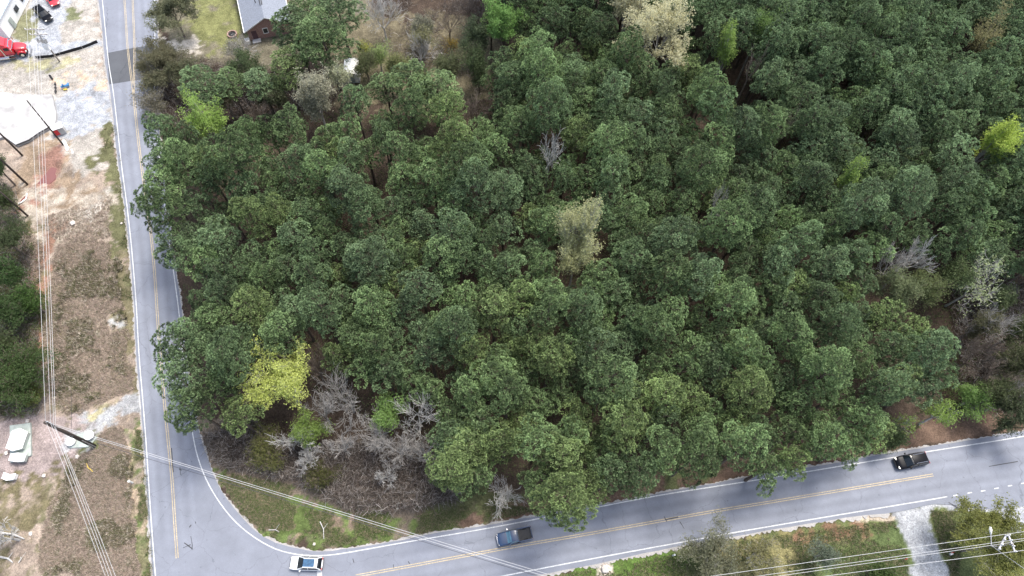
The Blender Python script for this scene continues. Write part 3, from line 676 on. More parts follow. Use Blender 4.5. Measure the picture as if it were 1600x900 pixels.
special(1400, 690, 4, 1.6, B('leafy_tree', 55, 6, 1.9, M['bark'], (.08, .12, .05), 3000, .12, 5), 'dark evergreen sapling over the edge line by the black car')
special(420, 700, 2.2, 2, B('leafy_tree', 56, 4, 3.0, M['brownbark'], (.17, .18, .06), 3500, .12, 5, multi=3), 'low olive shrub at the corner between thicket and grass', 'shrub')
special(500, 742, 2, 2, B('leafy_tree', 57, 3.5, 2.2, M['brownbark'], (.16, .17, .05), 1800, .12, 5, multi=3), 'low olive shrub in front of the thicket', 'shrub')
print('specials ok')
for i, (px, py, z, R, Hh, col, lab, hl) in enumerate([
   (1588, 520, 6, 3.2, 10, (.15, .19, .08), 'dull green tree at the right edge above the grey bare tree', 1), (1598, 575, 6, 3.4, 10, (.16, .18, .08), 'olive green tree at the right edge, halfway down to the road', 1),
   (1556, 610, 5, 2.6, 8, (.13, .16, .07), 'dark olive tree among the bare trees right of the fresh green one', 1), (1565, 470, 6, 2.4, 9, (.14, .18, .08), 'small dull green tree under the pale sprouting tree', 1),
   (1540, 505, 6, 2.2, 9, (.17, .17, .09), 'olive brown tree between the last pines and the bare trees', 1),
   (1402, 452, 9, 3.0, 12, (.22, .26, .13), 'pale olive tree in the right gap in front of the bare trees', 1), (1446, 446, 8, 2.6, 11, (.18, .22, .09), 'olive tree right of the pale olive one in the right gap', 1), (1500, 430, 8, 2.4, 11, (.14, .19, .08), 'dull green tree left of the pale sprouting tree', 1),
   (700, 108, 6, 3.0, 9, (.20, .23, .11), 'grey green tree at the lower right of the clearing', 0), (748, 110, 6, 3.2, 10, (.12, .17, .07), 'dark green tree between clearing and dense forest', 0),
   (742, 60, 6, 2.6, 9, (.14, .19, .10), 'bluish dark tree left of the bright green tree', 0), (622, 110, 5, 2.6, 8, (.22, .24, .10), 'yellowish grey tree at the lower rim of the clearing', 0),
   (572, 100, 5, 2.4, 7.5, (.17, .20, .09), 'olive tree right of the small white shed', 0), (430, 150, 6, 2.8, 9, (.17, .20, .10), 'grey green tree left of the cream blossoming tree', 0),
   (385, 105, 6, 3.0, 9, (.13, .18, .08), 'dark green tree between the pale bush and the pines', 0), (290, 120, 5, 2.8, 8, (.19, .20, .11), 'olive green tree beside the round olive twiggy tree', 0),
   (250, 130, 4, 2.4, 6.5, (.22, .22, .13), 'greyish olive shrub tree hanging over the dark road patch', 0), (662, 150, 6, 2.8, 10, (.19, .23, .08), 'yellow green tree where clearing meets the dense forest', 1),
   (320, 60, 3, 1.6, 5, (.2, .2, .12), 'small olive tree on the lawn near the road', 0) if 0 else (655, 45, 5, 2.2, 7, (.30, .30, .22), 'pale grey green tree behind the lavender bare tree', 0)]):
    special(px, py, z, R*.7, B('leafy_tree', 300+i, Hh, R, M['brownbark'], col, int(3300*R/2), .13, 5), lab)
# ---- ordinary pines
protos = []; young = []
for k in range(14):
    Hh = [17, 18.5, 16, 19, 17.5, 16.5, 18, 15, 19.5, 17, 14.5, 18, 16, 17][k]; Rr = [2.75, 2.6, 2.4, 3.0, 2.2, 2.8, 2.5, 2.1, 3.1, 2.7, 2.0, 2.3, 2.9, 2.45][k]
    protos.append(make_pine(500+k, Hh, Rr*1.0, [7, 7.5, 6.5, 8, 7, 6.5, 7.5, 6, 8, 7.5, 6, 7, 6.8, 7.2][k]))
for k in range(6):
    young.append(make_pine(700+k, [13.5, 12.5, 14.5, 13, 14, 12][k], [2.0, 1.8, 2.1, 1.9, 2.2, 1.7][k], [5.5, 5, 6, 5.2, 5.6, 5][k], name='young_pine'))
protos_all = protos+young; used = set()
TINTS = {'dark green': (.76, .84, .76), 'mid green': (.97, 1.06, .88), 'yellowish green': (1.10, 1.12, .84), 'bluish green': (.90, .97, .95)}
pinepoly = [(255, 200), (248, 250), (256, 310), (276, 370), (292, 430), (300, 480), (272, 530), (280, 590), (305, 640), (360, 655), (392, 640), (392, 545), (440, 520), (500, 545), (560, 575), (625, 588), (675, 622), (684, 690), (692, 748), (760, 764), (850, 778), (920, 778), (985, 752), (1060, 735), (1160, 745), (1215, 727), (1280, 708), (1340, 698), (1420, 668), (1495, 640), (1508, 520), (1450, 480), (1400, 470), (1352, 440), (1375, 405), (1470, 385), (1520, 400), (1700, 400), (1760, -90), (1700, -140), (760, -110), (740, 30), (760, 120), (710, 160), (650, 165), (600, 148), (560, 150), (440, 168), (350, 185)]
ZC = 14.0
wp = W(pinepoly, ZC); xs_ = [p[0] for p in wp]; ys_ = [p[1] for p in wp]
SP = 3.75; pts = []; cell = {}
pr = random.Random(99)
def free(x, y, k):
    for (ox, oy, orr) in occupied:
        if math.hypot(x-ox, y-oy) < orr+1.6*k: return False
    i, j = int(x//3), int(y//3)
    for a in range(-3, 4):
        for b in range(-3, 4):
            for (qx, qy, qk) in cell.get((i+a, j+b), []):
                if math.hypot(x-qx, y-qy) < SP*(k+qk)/2: return False
    return True
cand = [(pr.uniform(min(xs_), max(xs_)), pr.uniform(min(ys_), max(ys_)), pr.choice((.72, .75, .80, .90, 1, 1.18))) for _ in range(60000)]
for (px, py, k) in ((250, 196, .95), (246, 238, .95), (248, 284, .95), (251, 330, 1.0), (266, 382, 1.0), (281, 545, 1.0), (280, 592, .95), (298, 634, .95)):
    p = at(px, py, ZC); c = (p[0], p[1], k); pts.append(c); cell.setdefault((int(c[0]//3), int(c[1]//3)), []).append(c)
ins = inside(np.array([c[0] for c in cand]), np.array([c[1] for c in cand]), wp)
hole = [(W([(575, 290), (615, 300), (640, 370), (600, 380)], 0)), W([(905, 400), (950, 410), (945, 445), (905, 440)], 0)]
for c, ok in zip(cand, ins):
    if not ok: continue
    if any(inside(np.array([c[0]]), np.array([c[1]]), h)[0] for h in hole): continue
    if free(*c): pts.append(c); cell.setdefault((int(c[0]//3), int(c[1]//3)), []).append(c)
# hand-placed pines near the house and along the rims
hand = [(497, 50, 2.0), (458, 38, 1.9), (448, 95, 1.6), (478, 2, 1.8), (512, 72, 1.7), (530, 20, 1.5), (400, 112, 1.5), (312, 128, 1.5), (350, 112, 1.3), (640, 112, 1.5), (680, 128, 1.5), (600, 118, 1.2), (735, 700, 1.2)]
vis = []
for (px, py, k) in hand:
    p = at(px, py, 11); vis.append((p[0], p[1], k*.88, px, py, 'hand'))
for (x, y, k) in pts:
    px, py = proj(np.array([x]), np.array([y]), ZC); px, py = float(px[0]), float(py[0])
    vis.append((x, y, k, px, py, 'wood'))
seen = [v for v in vis if -35 < v[3] < 1640 and -45 < v[4] < 930]; unseen = [v for v in vis if v not in seen]
seen.sort(key=lambda v: v[0]**2+v[1]**2)
big = [v for v in seen if v[2] >= .83]; sm = [v for v in seen if v[2] < .83]
main = big[:310]+sm[:300]; rest = big[310:]+sm[300:]+[v for v in unseen if -160 < v[3] < 1800 and -160 < v[4]]

def zone(px, py, kind):
    if kind == 'hand' and py < 160 and px < 560: return 'beside the brick house', 'pines by the house'
    if kind == 'hand' and py < 160: return 'at the lower rim of the clearing', 'pines round the clearing'
    if px < 330 and py < 480: return 'overhanging the left road at the forest edge', 'pines along the left road'
    if px < 420 and py >= 480: return 'at the forest corner above the road bend', 'pines at the road bend'
    if py > 680 or (px > 1180 and py > 640): return 'at the front edge of the forest above the lower road', 'pines along the lower road'
    if px > 1350 and py > 430: return 'beside the bare trees at the right end of the forest', 'pines at the right end'
    if py < 120: return ('along the top of the photo behind the cream tree' if px < 1150 else 'in the upper right corner of the forest'), 'pines at the back of the forest'
    if px > 1150: return 'in the right part of the dense forest', 'pines of the right forest'
    if abs(px-905) < 110 and abs(py-370) < 110: return 'next to the pale yellow trees at the forest centre', 'pines round the yellow trees'
    if py < 300: return ('in the upper left part of the dense forest' if px < 700 else 'in the upper middle of the dense forest'), 'pines of the upper forest'
    if px < 700: return 'in the left part of the dense forest', 'pines of the left forest'
    return ('in the middle of the dense forest' if py < 520 else 'in the lower middle of the dense forest'), 'pines of the middle forest'
LAND = [(1560, 214, 'the lime yellow treetop'), (1337, 266, 'the tiny lime treetop'), (1125, 310, 'the bare grey treetop'), (1410, 410, 'the bare trees in the right gap'), (1141, 72, 'the small lime tree'),
 (1545, 50, 'the tan treetop'), (1540, 435, 'the pale sprouting tree'), (905, 365, 'the tall pale yellow tree'), (860, 236, 'the pale bare treetop'), (1040, 30, 'the wide cream tree'), (440, 592, 'the large yellow-green tree'),
 (645, 650, 'the pale bare tree'), (803, 838, 'the blue pickup'), (1424, 720, 'the black car'), (412, 30, 'the brick house'), (312, 170, 'the vivid lime tree'), (488, 137, 'the cream blossoming tree'), (785, 768, 'the white bare tree'),
 (785, 32, 'the bright green tree'), (280, 650, 'the road bend'), (1230, 190, 'the thin brown treetop')]
for i, (x, y, k, px, py, kd) in enumerate(main):
    yg = k < .83; vi = pr.randrange(len(young))+len(protos) if yg else pr.randrange(len(protos)); src = protos_all[vi]
    if vi in used: o = copy_tree(src)
    else: used.add(vi); o = src
    sxy = (pr.uniform(.92, 1.12) if yg else .74+k*.27) *.93 if kd == 'wood' else .75+k*.35; sz = pr.uniform(.84, 1.08)*(1 if yg else .86+.14*k)*(.74 if kd == 'hand' else 1); ax_ = pr.uniform(.88, 1.13)
    o.location = (x, y, -.06); o.rotation_euler = (0, 0, pr.uniform(0, 6.28)); o.scale = (sxy*ax_, sxy/ax_, sz)
    tw = pr.random(); noisev = float(vnoise(np.array([x]), np.array([y]), 18, 3, 4)[0])
    if px > 1150 and py < 430: tn = 'bluish green' if tw < .5 else ('dark green' if tw < .8 else 'mid green')
    elif py > 600: tn = 'yellowish green' if tw < .35 else ('mid green' if tw < .75 else 'dark green')
    else: tn = 'mid green' if tw < .42 else ('dark green' if tw < .72 else ('yellowish green' if tw < .86 else 'bluish green'))
    if (px, py) == (735, 700): tn = 'yellowish green'
    for c in crown_of(o): c.color = (*TINTS[tn], 1)
    zt, gr = zone(px, py, kd); size = 'small' if yg else ('large' if k > 1.1 else 'medium')
    lm = min(LAND, key=lambda q: math.hypot(q[0]-px, q[1]-py)); dx, dy = px-lm[0], py-lm[1]; dd = math.hypot(dx, dy)
    sec = int(round(math.degrees(math.atan2(-dy, dx))/45)) % 8
    dr = ['right of', 'up right of', 'above', 'up left of', 'left of', 'down left of', 'below', 'down right of'][sec]
    far = 'right beside and ' if dd < 42 else ('one crown ' if dd < 75 else ('two crowns ' if dd < 125 else ('three crowns ' if dd < 175 else 'several crowns ')))
    tag(o, f'{size} {tn} pine {far}{dr} {lm[2]}', 'young pine' if yg else 'pine tree', gr.replace('pines', 'young pines') if yg else gr)
byl = {}
for o in COL.objects:
    if o.get('category') in ('pine tree', 'young pine'): byl.setdefault(o['label'], []).append(o)
for lb, os__ in byl.items():
    if len(os__) in (2, 3, 4, 5):
        os__.sort(key=lambda o: float(proj(o.location.x, o.location.y, 14)[0]))
        for o, t in zip(os__, {2: ('left', 'right'), 3: ('left', 'middle', 'right'), 4: ('leftmost', 'second', 'third', 'rightmost'), 5: ('leftmost', 'second', 'third', 'fourth', 'rightmost')}[len(os__)]): o['label'] = lb.replace(' right beside and', ' beside and').replace('several crowns', 'far').replace('the large yellow-green', 'the yellow-green').replace('the bare trees in the right gap', 'the right gap')+f', {t} one'
# trees past the counted ones (far top rim and outside the frame): one stand
if rest:
    Vs, Ts, TV, TF, bo = [], [], [], [], 0
    for (x, y, k, px, py, kd) in rest:
        src = protos[pr.randrange(len(protos))]; a = pr.uniform(0, 6.28); s = .82+k*.25; ca, sa = math.cos(a)*s, math.sin(a)*s
        for ch in src.children:
            me = ch.data; v = np.empty(len(me.vertices)*3, np.float32); me.vertices.foreach_get('co', v); v = v.reshape(-1, 3)
            q = np.stack([v[:, 0]*ca-v[:, 1]*sa+x, v[:, 0]*sa+v[:, 1]*ca+y, v[:, 2]*.97-.06], 1)
            if ch.name.startswith('crown'):
                t = np.empty(len(me.vertices), np.float32); me.attributes['tint'].data.foreach_get('value', t); Vs.append(q); Ts.append(t)
            else:
                TV.append(q); TF.append(np.array([p.vertices[:] for p in me.polygons])+bo); bo += len(q)
    V = np.concatenate(Vs); o = meshobj('pine_stand', V, np.arange(len(V)).reshape(-1, 3), M['needle'], attrs={'tint': ('FLOAT', np.concatenate(Ts))})
    o.color = (.85, .95, .88, 1); tag(o, 'dense mass of pines at the far rim of the forest', 'forest', kind='stuff')
    t_ = meshobj('trunk', np.concatenate(TV), np.concatenate(TF), M['bark'], o); t_['kind'] = 'stuff'
for i, p_ in enumerate(protos_all):
    if i not in used:
        for c in list(p_.children): bpy.data.objects.remove(c)
        bpy.data.objects.remove(p_)
# young pines / trees at the left edge
shr = []
for i, (px, py, z, R, Hh, col, lab) in enumerate([
   (20, 430, 5, 2.8, 8, (.09, .16, .05), 'dark green tree at the left edge beside the dry field'), (5, 490, 5, 3.0, 8, (.09, .15, .05), 'dark green tree at the left edge, below the first one'),
   (45, 470, 4, 2.0, 6, (.11, .20, .05), 'small brighter green tree nearest the wires at the left edge'), (10, 540, 4, 2.6, 7, (.13, .17, .07), 'olive tree at the left edge above the dirt track'),
   (-6, 262, 5, 1.7, 7, (.10, .16, .06), 'green tree at the left edge beside the leaning dark poles'), (5, 312, 4, 1.6, 6, (.13, .17, .07), 'olive green tree at the left edge below the dark poles'),
   (10, 375, 5, 3.0, 8, (.12, .16, .07), 'mid green tree at the left edge, above the dark green ones'), (48, 618, 1.5, 1.6, 3, (.17, .20, .06), 'low olive shrub at the top of the tank yard'),
   (1376, 894, 1.5, 1.9, 3, (.09, .14, .04), 'round dark green shrub on the bottom lawn by the driveway')]):
    special(px, py, z, R, B('shrub' if Hh < 4 else 'leafy_tree', 200+i, Hh, R, M['brownbark'], col, int(2600*R/2), .14, 5), lab, 'shrub' if Hh < 4 else 'tree')
print('trees ok')

# ------------------------------------------------------------------ grass and brush (uncountable)
def scatter_blades(name, polys, n, hgt, wid, cols, nb, lab, cat, seed, lean=.9, excl=(), patch=0, edge=3.0):
    r = np.random.default_rng(seed); P = []
    for poly, share in polys:
        wpz = W(poly); a = np.array(wpz); m_ = int(n*share); q = r.uniform(a.min(0), a.max(0), (m_*6, 2)); ok = inside(q[:, 0], q[:, 1], wpz)
        ok &= sdist(q[:, 0], q[:, 1], wpz) > (fbm(q[:, 0], q[:, 1], 3, seed+2)-.25)*edge
        for e in excl: ok &= ~inside(q[:, 0], q[:, 1], W(e))
        if patch: ok &= fbm(q[:, 0], q[:, 1], 3, seed) > patch
        P.append(q[ok][:m_])
    P = np.concatenate(P); n = len(P)
    C = np.concatenate([P, np.full((n, 1), -.05)], 1); base = np.repeat(C, nb, 0); base[:, :2] += r.normal(size=(n*nb, 2))*.10
    d = r.normal(size=(n*nb, 3)); d[:, 2] = 0; d /= np.linalg.norm(d, axis=1, keepdims=True); L = hgt*(.5+r.random((n*nb, 1)))
    side = np.stack([-d[:, 1], d[:, 0], d[:, 2]], 1)*wid*(.6+.8*r.random((n*nb, 1)))
    tip = base+d*L*lean*r.random((n*nb, 1))+np.array([0, 0, 1])*L*.7
    V = np.stack([base-side, base+side, tip], 1).reshape(-1, 3)
    ci = r.integers(0, len(cols), n); cc = np.array(cols)[ci]; cc = np.repeat(cc, nb, 0)*(.7+.6*r.random((n*nb, 1)))
    C4 = np.concatenate([np.repeat(cc, 3, 0), np.ones((len(V), 1))], 1)
    o = meshobj(name, V, np.arange(len(V)).reshape(-1, 3), M['blade'], attrs={'cover': ('FLOAT_COLOR', C4)})
    return tag(o, lab, cat, kind='stuff')
def blademat():
    m, n, l, b = newmat('grass_blades'); a = n.new('ShaderNodeAttribute'); a.attribute_name = 'cover'
    l.new(a.outputs['Color'], b.inputs['Base Color']); b.inputs['Roughness'].default_value = .8; b.inputs['Specular IOR Level'].default_value = .15
    return m
M['blade'] = blademat()
STRAW = [(.40, .32, .26), (.33, .26, .21), (.36, .29, .24), (.28, .22, .18), (.45, .38, .31), (.20, .19, .12)]
yard = [(-60, 672), (20, 655), (70, 648), (150, 662), (156, 700), (120, 712), (100, 735), (40, 755), (-60, 770)]
apr = [(100, 665), (135, 640), (175, 622), (222, 605), (226, 648), (190, 645), (165, 668), (120, 690)]
apr0 = [(164, 492), (212, 480), (214, 516), (190, 514), (172, 522)]
scatter_blades('dry_grass', [([(80, 375), (180, 372), (198, 480), (215, 610), (130, 650), (70, 645), (62, 500)], .42), ([(100, 700), (205, 650), (222, 905), (60, 905), (60, 800), (100, 745)], .42), ([(60, 330), (172, 300), (185, 375), (80, 380)], .06), ([(30, 350), (80, 370), (66, 500), (66, 640), (20, 640)], .1)], 46000, .30, .030, STRAW, 4, 'dry straw coloured grass covering the field left of the road', 'grass', 1, excl=(yard, apr, apr0))
scatter_blades('grass', [([(158, 200), (182, 195), (197, 310), (208, 470), (186, 470), (165, 290)], .12), ([(212, 655), (224, 650), (242, 905), (222, 905), (208, 740)], .1),
    ([(335, 735), (430, 750), (620, 810), (760, 785), (860, 795), (640, 840), (500, 855), (430, 845), (375, 805)], .4), ([(840, 905), (1066, 862), (1230, 834), (1398, 812), (1420, 870), (1424, 905)], .3), ([(1452, 795), (1500, 800), (1500, 905), (1486, 905), (1468, 850)], .08)],
    26000, .22, .035, [(.085, .12, .04), (.11, .145, .055), (.15, .155, .075), (.075, .10, .04), (.25, .21, .14), (.21, .18, .12)], 4, 'short green grass on the verges and the bottom lawn', 'grass', 2, patch=.42, edge=.5)
scatter_blades('weeds', [([(85, 385), (190, 385), (205, 600), (120, 645), (75, 640)], .5), ([(90, 740), (212, 660), (225, 900), (70, 900)], .5)], 5200, .50, .045, [(.12, .13, .06), (.17, .16, .09), (.10, .09, .06), (.22, .18, .13), (.5, .44, .36)], 9, 'darker weed clumps dotted over the dry field', 'weeds', 21, patch=.52)
def twigs(name, poly, n, hmax, lab, seed, cols, ln=(.5, 1.6), rad=.014, clump=0):
    r = np.random.default_rng(seed); wpz = W(poly); a = np.array(wpz); q = r.uniform(a.min(0), a.max(0), (n*6, 2)); ok = inside(q[:, 0], q[:, 1], wpz); q = q[ok]
    if clump: q = q[fbm(q[:, 0], q[:, 1], 2.5, seed) > clump]
    q = q[:n]; n = len(q)
    b = np.concatenate([q, r.random((n, 1))**1.5*hmax], 1); d = r.normal(size=(n, 3)); d[:, 2] = np.abs(d[:, 2])*.8; d /= np.linalg.norm(d, axis=1, keepdims=True)
    L = r.uniform(*ln, (n, 1)); mid = b+d*L*.5+r.normal(size=(n, 3))*.12; tip = mid+(d+r.normal(size=(n, 3))*.45)*L*.5
    s = np.cross(d, [.3, .2, .9]); s /= np.linalg.norm(s, axis=1, keepdims=True); s2 = np.cross(d, s); w_ = rad*(.6+.9*r.random((n, 1)))
    ring = []
    for c, k in ((b, 1.2), (mid, 1), (tip, .4)):
        for ang in (0, 2.09, 4.19): ring.append(c+(s*math.cos(ang)+s2*math.sin(ang))*w_*k)
    V = np.stack(ring, 1).reshape(-1, 3); f = []
    for lv in (0, 3):
        for k in range(3): f.append((lv+k, lv+(k+1) % 3, lv+3+(k+1) % 3, lv+3+k))
    f = np.array(f); Fc = (np.arange(n)[:, None, None]*9+f[None]).reshape(-1, 4)
    cc = np.array(cols)[r.integers(0, len(cols), n)]*(.7+.6*r.random((n, 1))); C4 = np.concatenate([np.repeat(cc, 9, 0), np.ones((n*9, 1))], 1)
    return tag(meshobj(name, V, Fc, M['blade'], attrs={'cover': ('FLOAT_COLOR', C4)}), lab, 'brush', kind='stuff')
GB = [(.15, .12, .10), (.11, .09, .075), (.22, .19, .17), (.08, .065, .055), (.38, .35, .32)]
twigs('brushwood', [(400, 660), (470, 700), (560, 690), (640, 690), (700, 720), (720, 780), (640, 798), (560, 800), (460, 752), (340, 725), (320, 680)], 19000, 1.5, 'grey tangled brushwood filling the thicket floor', 5, GB, rad=.022)
twigs('brushwood', [(1480, 440), (1640, 440), (1640, 640), (1500, 650)], 9000, 2.2, 'brown brushwood between bare trees at the right edge', 6, GB, rad=.022)
twigs('brushwood', [(560, -30), (800, -30), (790, 140), (640, 150), (600, 90)], 6000, 1.0, 'thin brown brush on the clearing', 7, GB, rad=.02, clump=.5)
twigs('brushwood', [(-40, 250), (25, 300), (50, 400), (70, 600), (60, 650), (-40, 655)], 6000, 1.2, 'brown brush under the trees at the left edge', 8, GB, rad=.022)
twigs('brushwood', [(220, 110), (300, 90), (440, 110), (560, 150), (420, 190), (230, 200)], 6000, 1.4, 'brown brush at the upper left corner of the forest', 9, GB, rad=.022)
# low leafy cover under the thicket rim
def lowleaf(name, poly, n, h, cols, lab, seed, patch=.5):
    r = np.random.default_rng(seed); wpz = W(poly); a = np.array(wpz); q = r.uniform(a.min(0), a.max(0), (n*6, 2)); ok = inside(q[:, 0], q[:, 1], wpz) & (fbm(q[:, 0], q[:, 1], 3.5, seed) > patch); q = q[ok][:n]; n = len(q)
    C = np.concatenate([q, r.random((n, 1))*h], 1); Dr = r.normal(size=(n, 3))*.5+np.array([0, 0, 1]); V, k = sprays(C, Dr, 4, np.full(n, .17), .05, 1.3, r)
    cc = np.array(cols)[r.integers(0, len(cols), n)]; cc = np.repeat(cc, 12, 0)*np.repeat(.7+.6*r.random((n*4, 1)), 3, 0)
    return tag(meshobj(name, V, np.arange(len(V)).reshape(-1, 3), M['blade'], attrs={'cover': ('FLOAT_COLOR', np.concatenate([cc, np.ones((len(V), 1))], 1))}), lab, 'undergrowth', kind='stuff')
UG = [(.08, .12, .04), (.11, .14, .05), (.06, .09, .035), (.16, .17, .08)]
lowleaf('undergrowth', [(260, 200), (700, 160), (1600, 60), (1700, 400), (1500, 600), (1200, 700), (850, 770), (700, 720), (400, 560), (320, 640), (290, 480)], 70000, 2.2, UG, 'sparse green undergrowth on the forest floor', 11, .42)
lowleaf('undergrowth', [(-40, 250), (25, 300), (60, 400), (75, 600), (60, 650), (-40, 655)], 9000, 1.4, UG, 'green undergrowth at the left edge of the field', 12, .42)
lowleaf('undergrowth', [(1340, 700), (1500, 650), (1640, 620), (1640, 560), (1480, 600)], 5000, 1.2, UG, 'low greenery along the verge at the right end', 13, .45)
print('stuff ok')

# ------------------------------------------------------------------ buildings
def brickmat():
    m, n, l, b = newmat('red_brick'); tc = n.new('ShaderNodeTexCoord'); br = n.new('ShaderNodeTexBrick')
    br.inputs['Color1'].default_value = (.24, .10, .075, 1); br.inputs['Color2'].default_value = (.38, .24, .20, 1); br.inputs['Mortar'].default_value = (.42, .38, .35, 1)
    br.inputs['Scale'].default_value = 4; br.inputs['Mortar Size'].default_value = .014
    mp = n.new('ShaderNodeMapping'); mp.inputs['Rotation'].default_value = (math.pi/2, 0, 0); l.new(tc.outputs['Object'], mp.inputs[0]); l.new(mp.outputs[0], br.inputs['Vector'])
    l.new(br.outputs[0], b.inputs['Base Color']); b.inputs['Roughness'].default_value = .9; return m
M['brick'] = brickmat(); M['shingle'] = simple('grey_blue_shingles', (.20, .22, .26), .9, var=.22, scale=5)
M['darkglass'] = simple('window_pane', (.03, .035, .04), .08, var=.1); M['doordark'] = simple('purple_brown_door', (.10, .05, .06), .6); M['firebrick'] = simple('pinkish_stone', (.36, .24, .2), .9)
def house():
    A = at(391.5, 63.5, 0); dv = at(375, 0, 2.6)-at(386, 53, 2.6); rz = math.atan2(dv[1], dv[0])-math.pi/2
    h = empty('brick_house', (A[0], A[1], 0), rz, 'brick gable house with grey shingle roof at the top of the photo', 'house')
    Wd, L, He, Hr = 8.0, 17.0, 2.7, 4.9; wl = MB()
    wl.add([(0, 0, -.2), (Wd, 0, -.2), (Wd, L, -.2), (0, L, -.2), (0, 0, He), (Wd, 0, He), (Wd, L, He), (0, L, He), (Wd/2, 0, Hr-.15), (Wd/2, L, Hr-.15)],
           [(0, 1, 5, 8, 4), (1, 2, 6, 5), (2, 3, 7, 9, 6), (3, 0, 4, 7), (4, 8, 9, 7), (5, 6, 9, 8)])
    wl.build('wall', M['brick'], h); rf = MB(); ov = .45; sl_ = (Hr-He)/(Wd/2); th_ = .14
    for s in (-1, 1):
        xe = Wd/2+s*(Wd/2+ov); ze = He-ov*sl_; P = [(Wd/2, -ov, Hr), (xe, -ov, ze), (xe, L+ov, ze), (Wd/2, L+ov, Hr)]
        rf.add([(x, y, z+th_) for x, y, z in P]+P, [(0, 1, 2, 3), (7, 6, 5, 4), (0, 4, 5, 1), (1, 5, 6, 2), (2, 6, 7, 3)])
    roof = rf.build('roof', M['shingle'], h)
    fc = MB()
    for s in (-1, 1):
        xe = Wd/2+s*(Wd/2+ov); ze = He-ov*sl_
        fc.add([(Wd/2, -ov-.03, Hr+th_+.01), (xe, -ov-.03, ze+th_+.01), (xe, -ov-.03, ze-.08), (Wd/2, -ov-.03, Hr-.08), (Wd/2, -ov-.005, Hr+th_+.01), (xe, -ov-.005, ze+th_+.01), (xe, -ov-.005, ze-.08), (Wd/2, -ov-.005, Hr-.08)],
               [(0, 1, 2, 3), (0, 4, 5, 1), (2, 6, 7, 3), (1, 5, 6, 2)])
        fc.box((xe+s*.07, L/2, ze+.03), (.13, L+2*ov, .15))
    fc.build('fascia', M['white'], roof)
    rv = MB(); rv.box((Wd/2-.17, 6.5, Hr+th_+.02), (.14, 7, .1)); rv.box((Wd/2+.17, 6.5, Hr+th_+.02), (.14, 7, .1)); rv.build('ridge_vent', M['plastic'], roof)
    vp = MB(); vp.tube([(Wd/2-1.0, 4.5, Hr-.4), (Wd/2-1.0, 4.5, Hr+.25)], .08); vp.build('vent_pipe', M['plastic'], roof)
    w_ = MB(); x0 = 3.35
    for c, d in (((x0, -.03, 2.25), (1.0, .1, .1)), ((x0, -.03, 1.05), (1.0, .1, .1)), ((x0-.45, -.03, 1.65), (.1, .1, 1.1)), ((x0+.45, -.03, 1.65), (.1, .1, 1.1))): w_.box(c, d)
    wf = w_.build('window', M['white'], h); g = MB(); g.box((x0, -.012, 1.65), (.8, .05, 1.1)); g.build('pane', M['darkglass'], wf)
    d = MB(); d.box((1.15, -.02, 1.05), (.95, .08, 2.1)); d.build('door', M['doordark'], h, bevel=.01)
    st = MB(); st.box((1.15, -.55, .1), (1.6, 1.0, .2)); st.build('doorstep', M['concrete'], h, bevel=.02)
    ps = MB()
    ps.box((5.75, -.05, 1.3), (.14, .14, 2.6)); ps.build('downpipe', M['white'], h)
    ac = empty('air_conditioner', tuple(h.matrix_basis@Vector((-.5, -.55, 0))), rz, 'white air conditioning unit at the corner of the brick house', 'air conditioner')
    b_ = MB(); b_.box((0, 0, .45), (.9, .9, .9)); b_.build('casing', M['white'], ac, bevel=.04)
    f = MB(); f.tube([(0, 0, .895), (0, 0, .93)], .32, 20); f.build('fan_grille', M['steel'], ac)
    return h
house()
fp = at(363, 54, 0); r0 = empty('fire_pit', (fp[0], fp[1], 0), 0, 'round stone fire pit on the lawn left of the brick house', 'fire pit'); ring = MB()
for k in range(14):
    a = 6.283*k/14; ring.box((math.cos(a)*.85, math.sin(a)*.85, .14), (.26, .36, .3), a, .9)
ring.build('stone_ring', M['firebrick'], r0, bevel=.03); b_ = MB(); b_.tube([(0, 0, -.05), (0, 0, .05)], .7, 18); b_.build('ash_bed', M['fabric'], r0)
# small white shed seen through the branches
p = at(552, 128, 0); h = empty('shed', (p[0], p[1], 0), .1, 'small white shed half hidden by trees below the clearing', 'shed'); b_ = MB(); b_.box((0, 1.5, 1.1), (2.6, 3.4, 2.2)); b_.build('wall', M['white'], h)
b_ = MB(); b_.add([(-1.5, -.4, 2.2), (0, -.4, 2.8), (1.5, -.4, 2.2), (-1.5, 3.4, 2.2), (0, 3.4, 2.8), (1.5, 3.4, 2.2)], [(0, 1, 4, 3), (1, 2, 5, 4), (0, 2, 1), (3, 4, 5), (0, 3, 5, 2)]); b_.build('roof', M['roofwhite'], h)
b_ = MB(); b_.box((0, -.22, .95), (.9, .06, 1.9)); b_.build('door', M['padgrey'], h)
# white building at the top left
p = at(15.5, 60, 0); h = empty('metal_building', (p[0], p[1], 0), 0, 'white metal building with pale blue roof at the top left corner', 'building')
b_ = MB(); b_.box((-4.6, 8, 1.8), (9, 16, 3.6)); b_.build('wall', M['roofwhite'], h)
b_ = MB(); b_.add([(-9.3, -.2, 3.62), (-4.6, -.2, 4.4), (.1, -.2, 3.62), (-9.3, 16.2, 3.62), (-4.6, 16.2, 4.4), (.1, 16.2, 3.62), (-9.3, -.2, 3.72), (-4.6, -.2, 4.5), (.1, -.2, 3.72), (-9.3, 16.2, 3.72), (-4.6, 16.2, 4.5), (.1, 16.2, 3.72)],
    [(0, 1, 4, 3), (1, 2, 5, 4), (6, 9, 10, 7), (7, 10, 11, 8), (0, 6, 7, 1), (1, 7, 8, 2), (3, 4, 10, 9), (4, 5, 11, 10), (0, 3, 9, 6), (2, 8, 11, 5)]); rf = b_.build('roof', M['roofblue'], h)
b_ = MB()
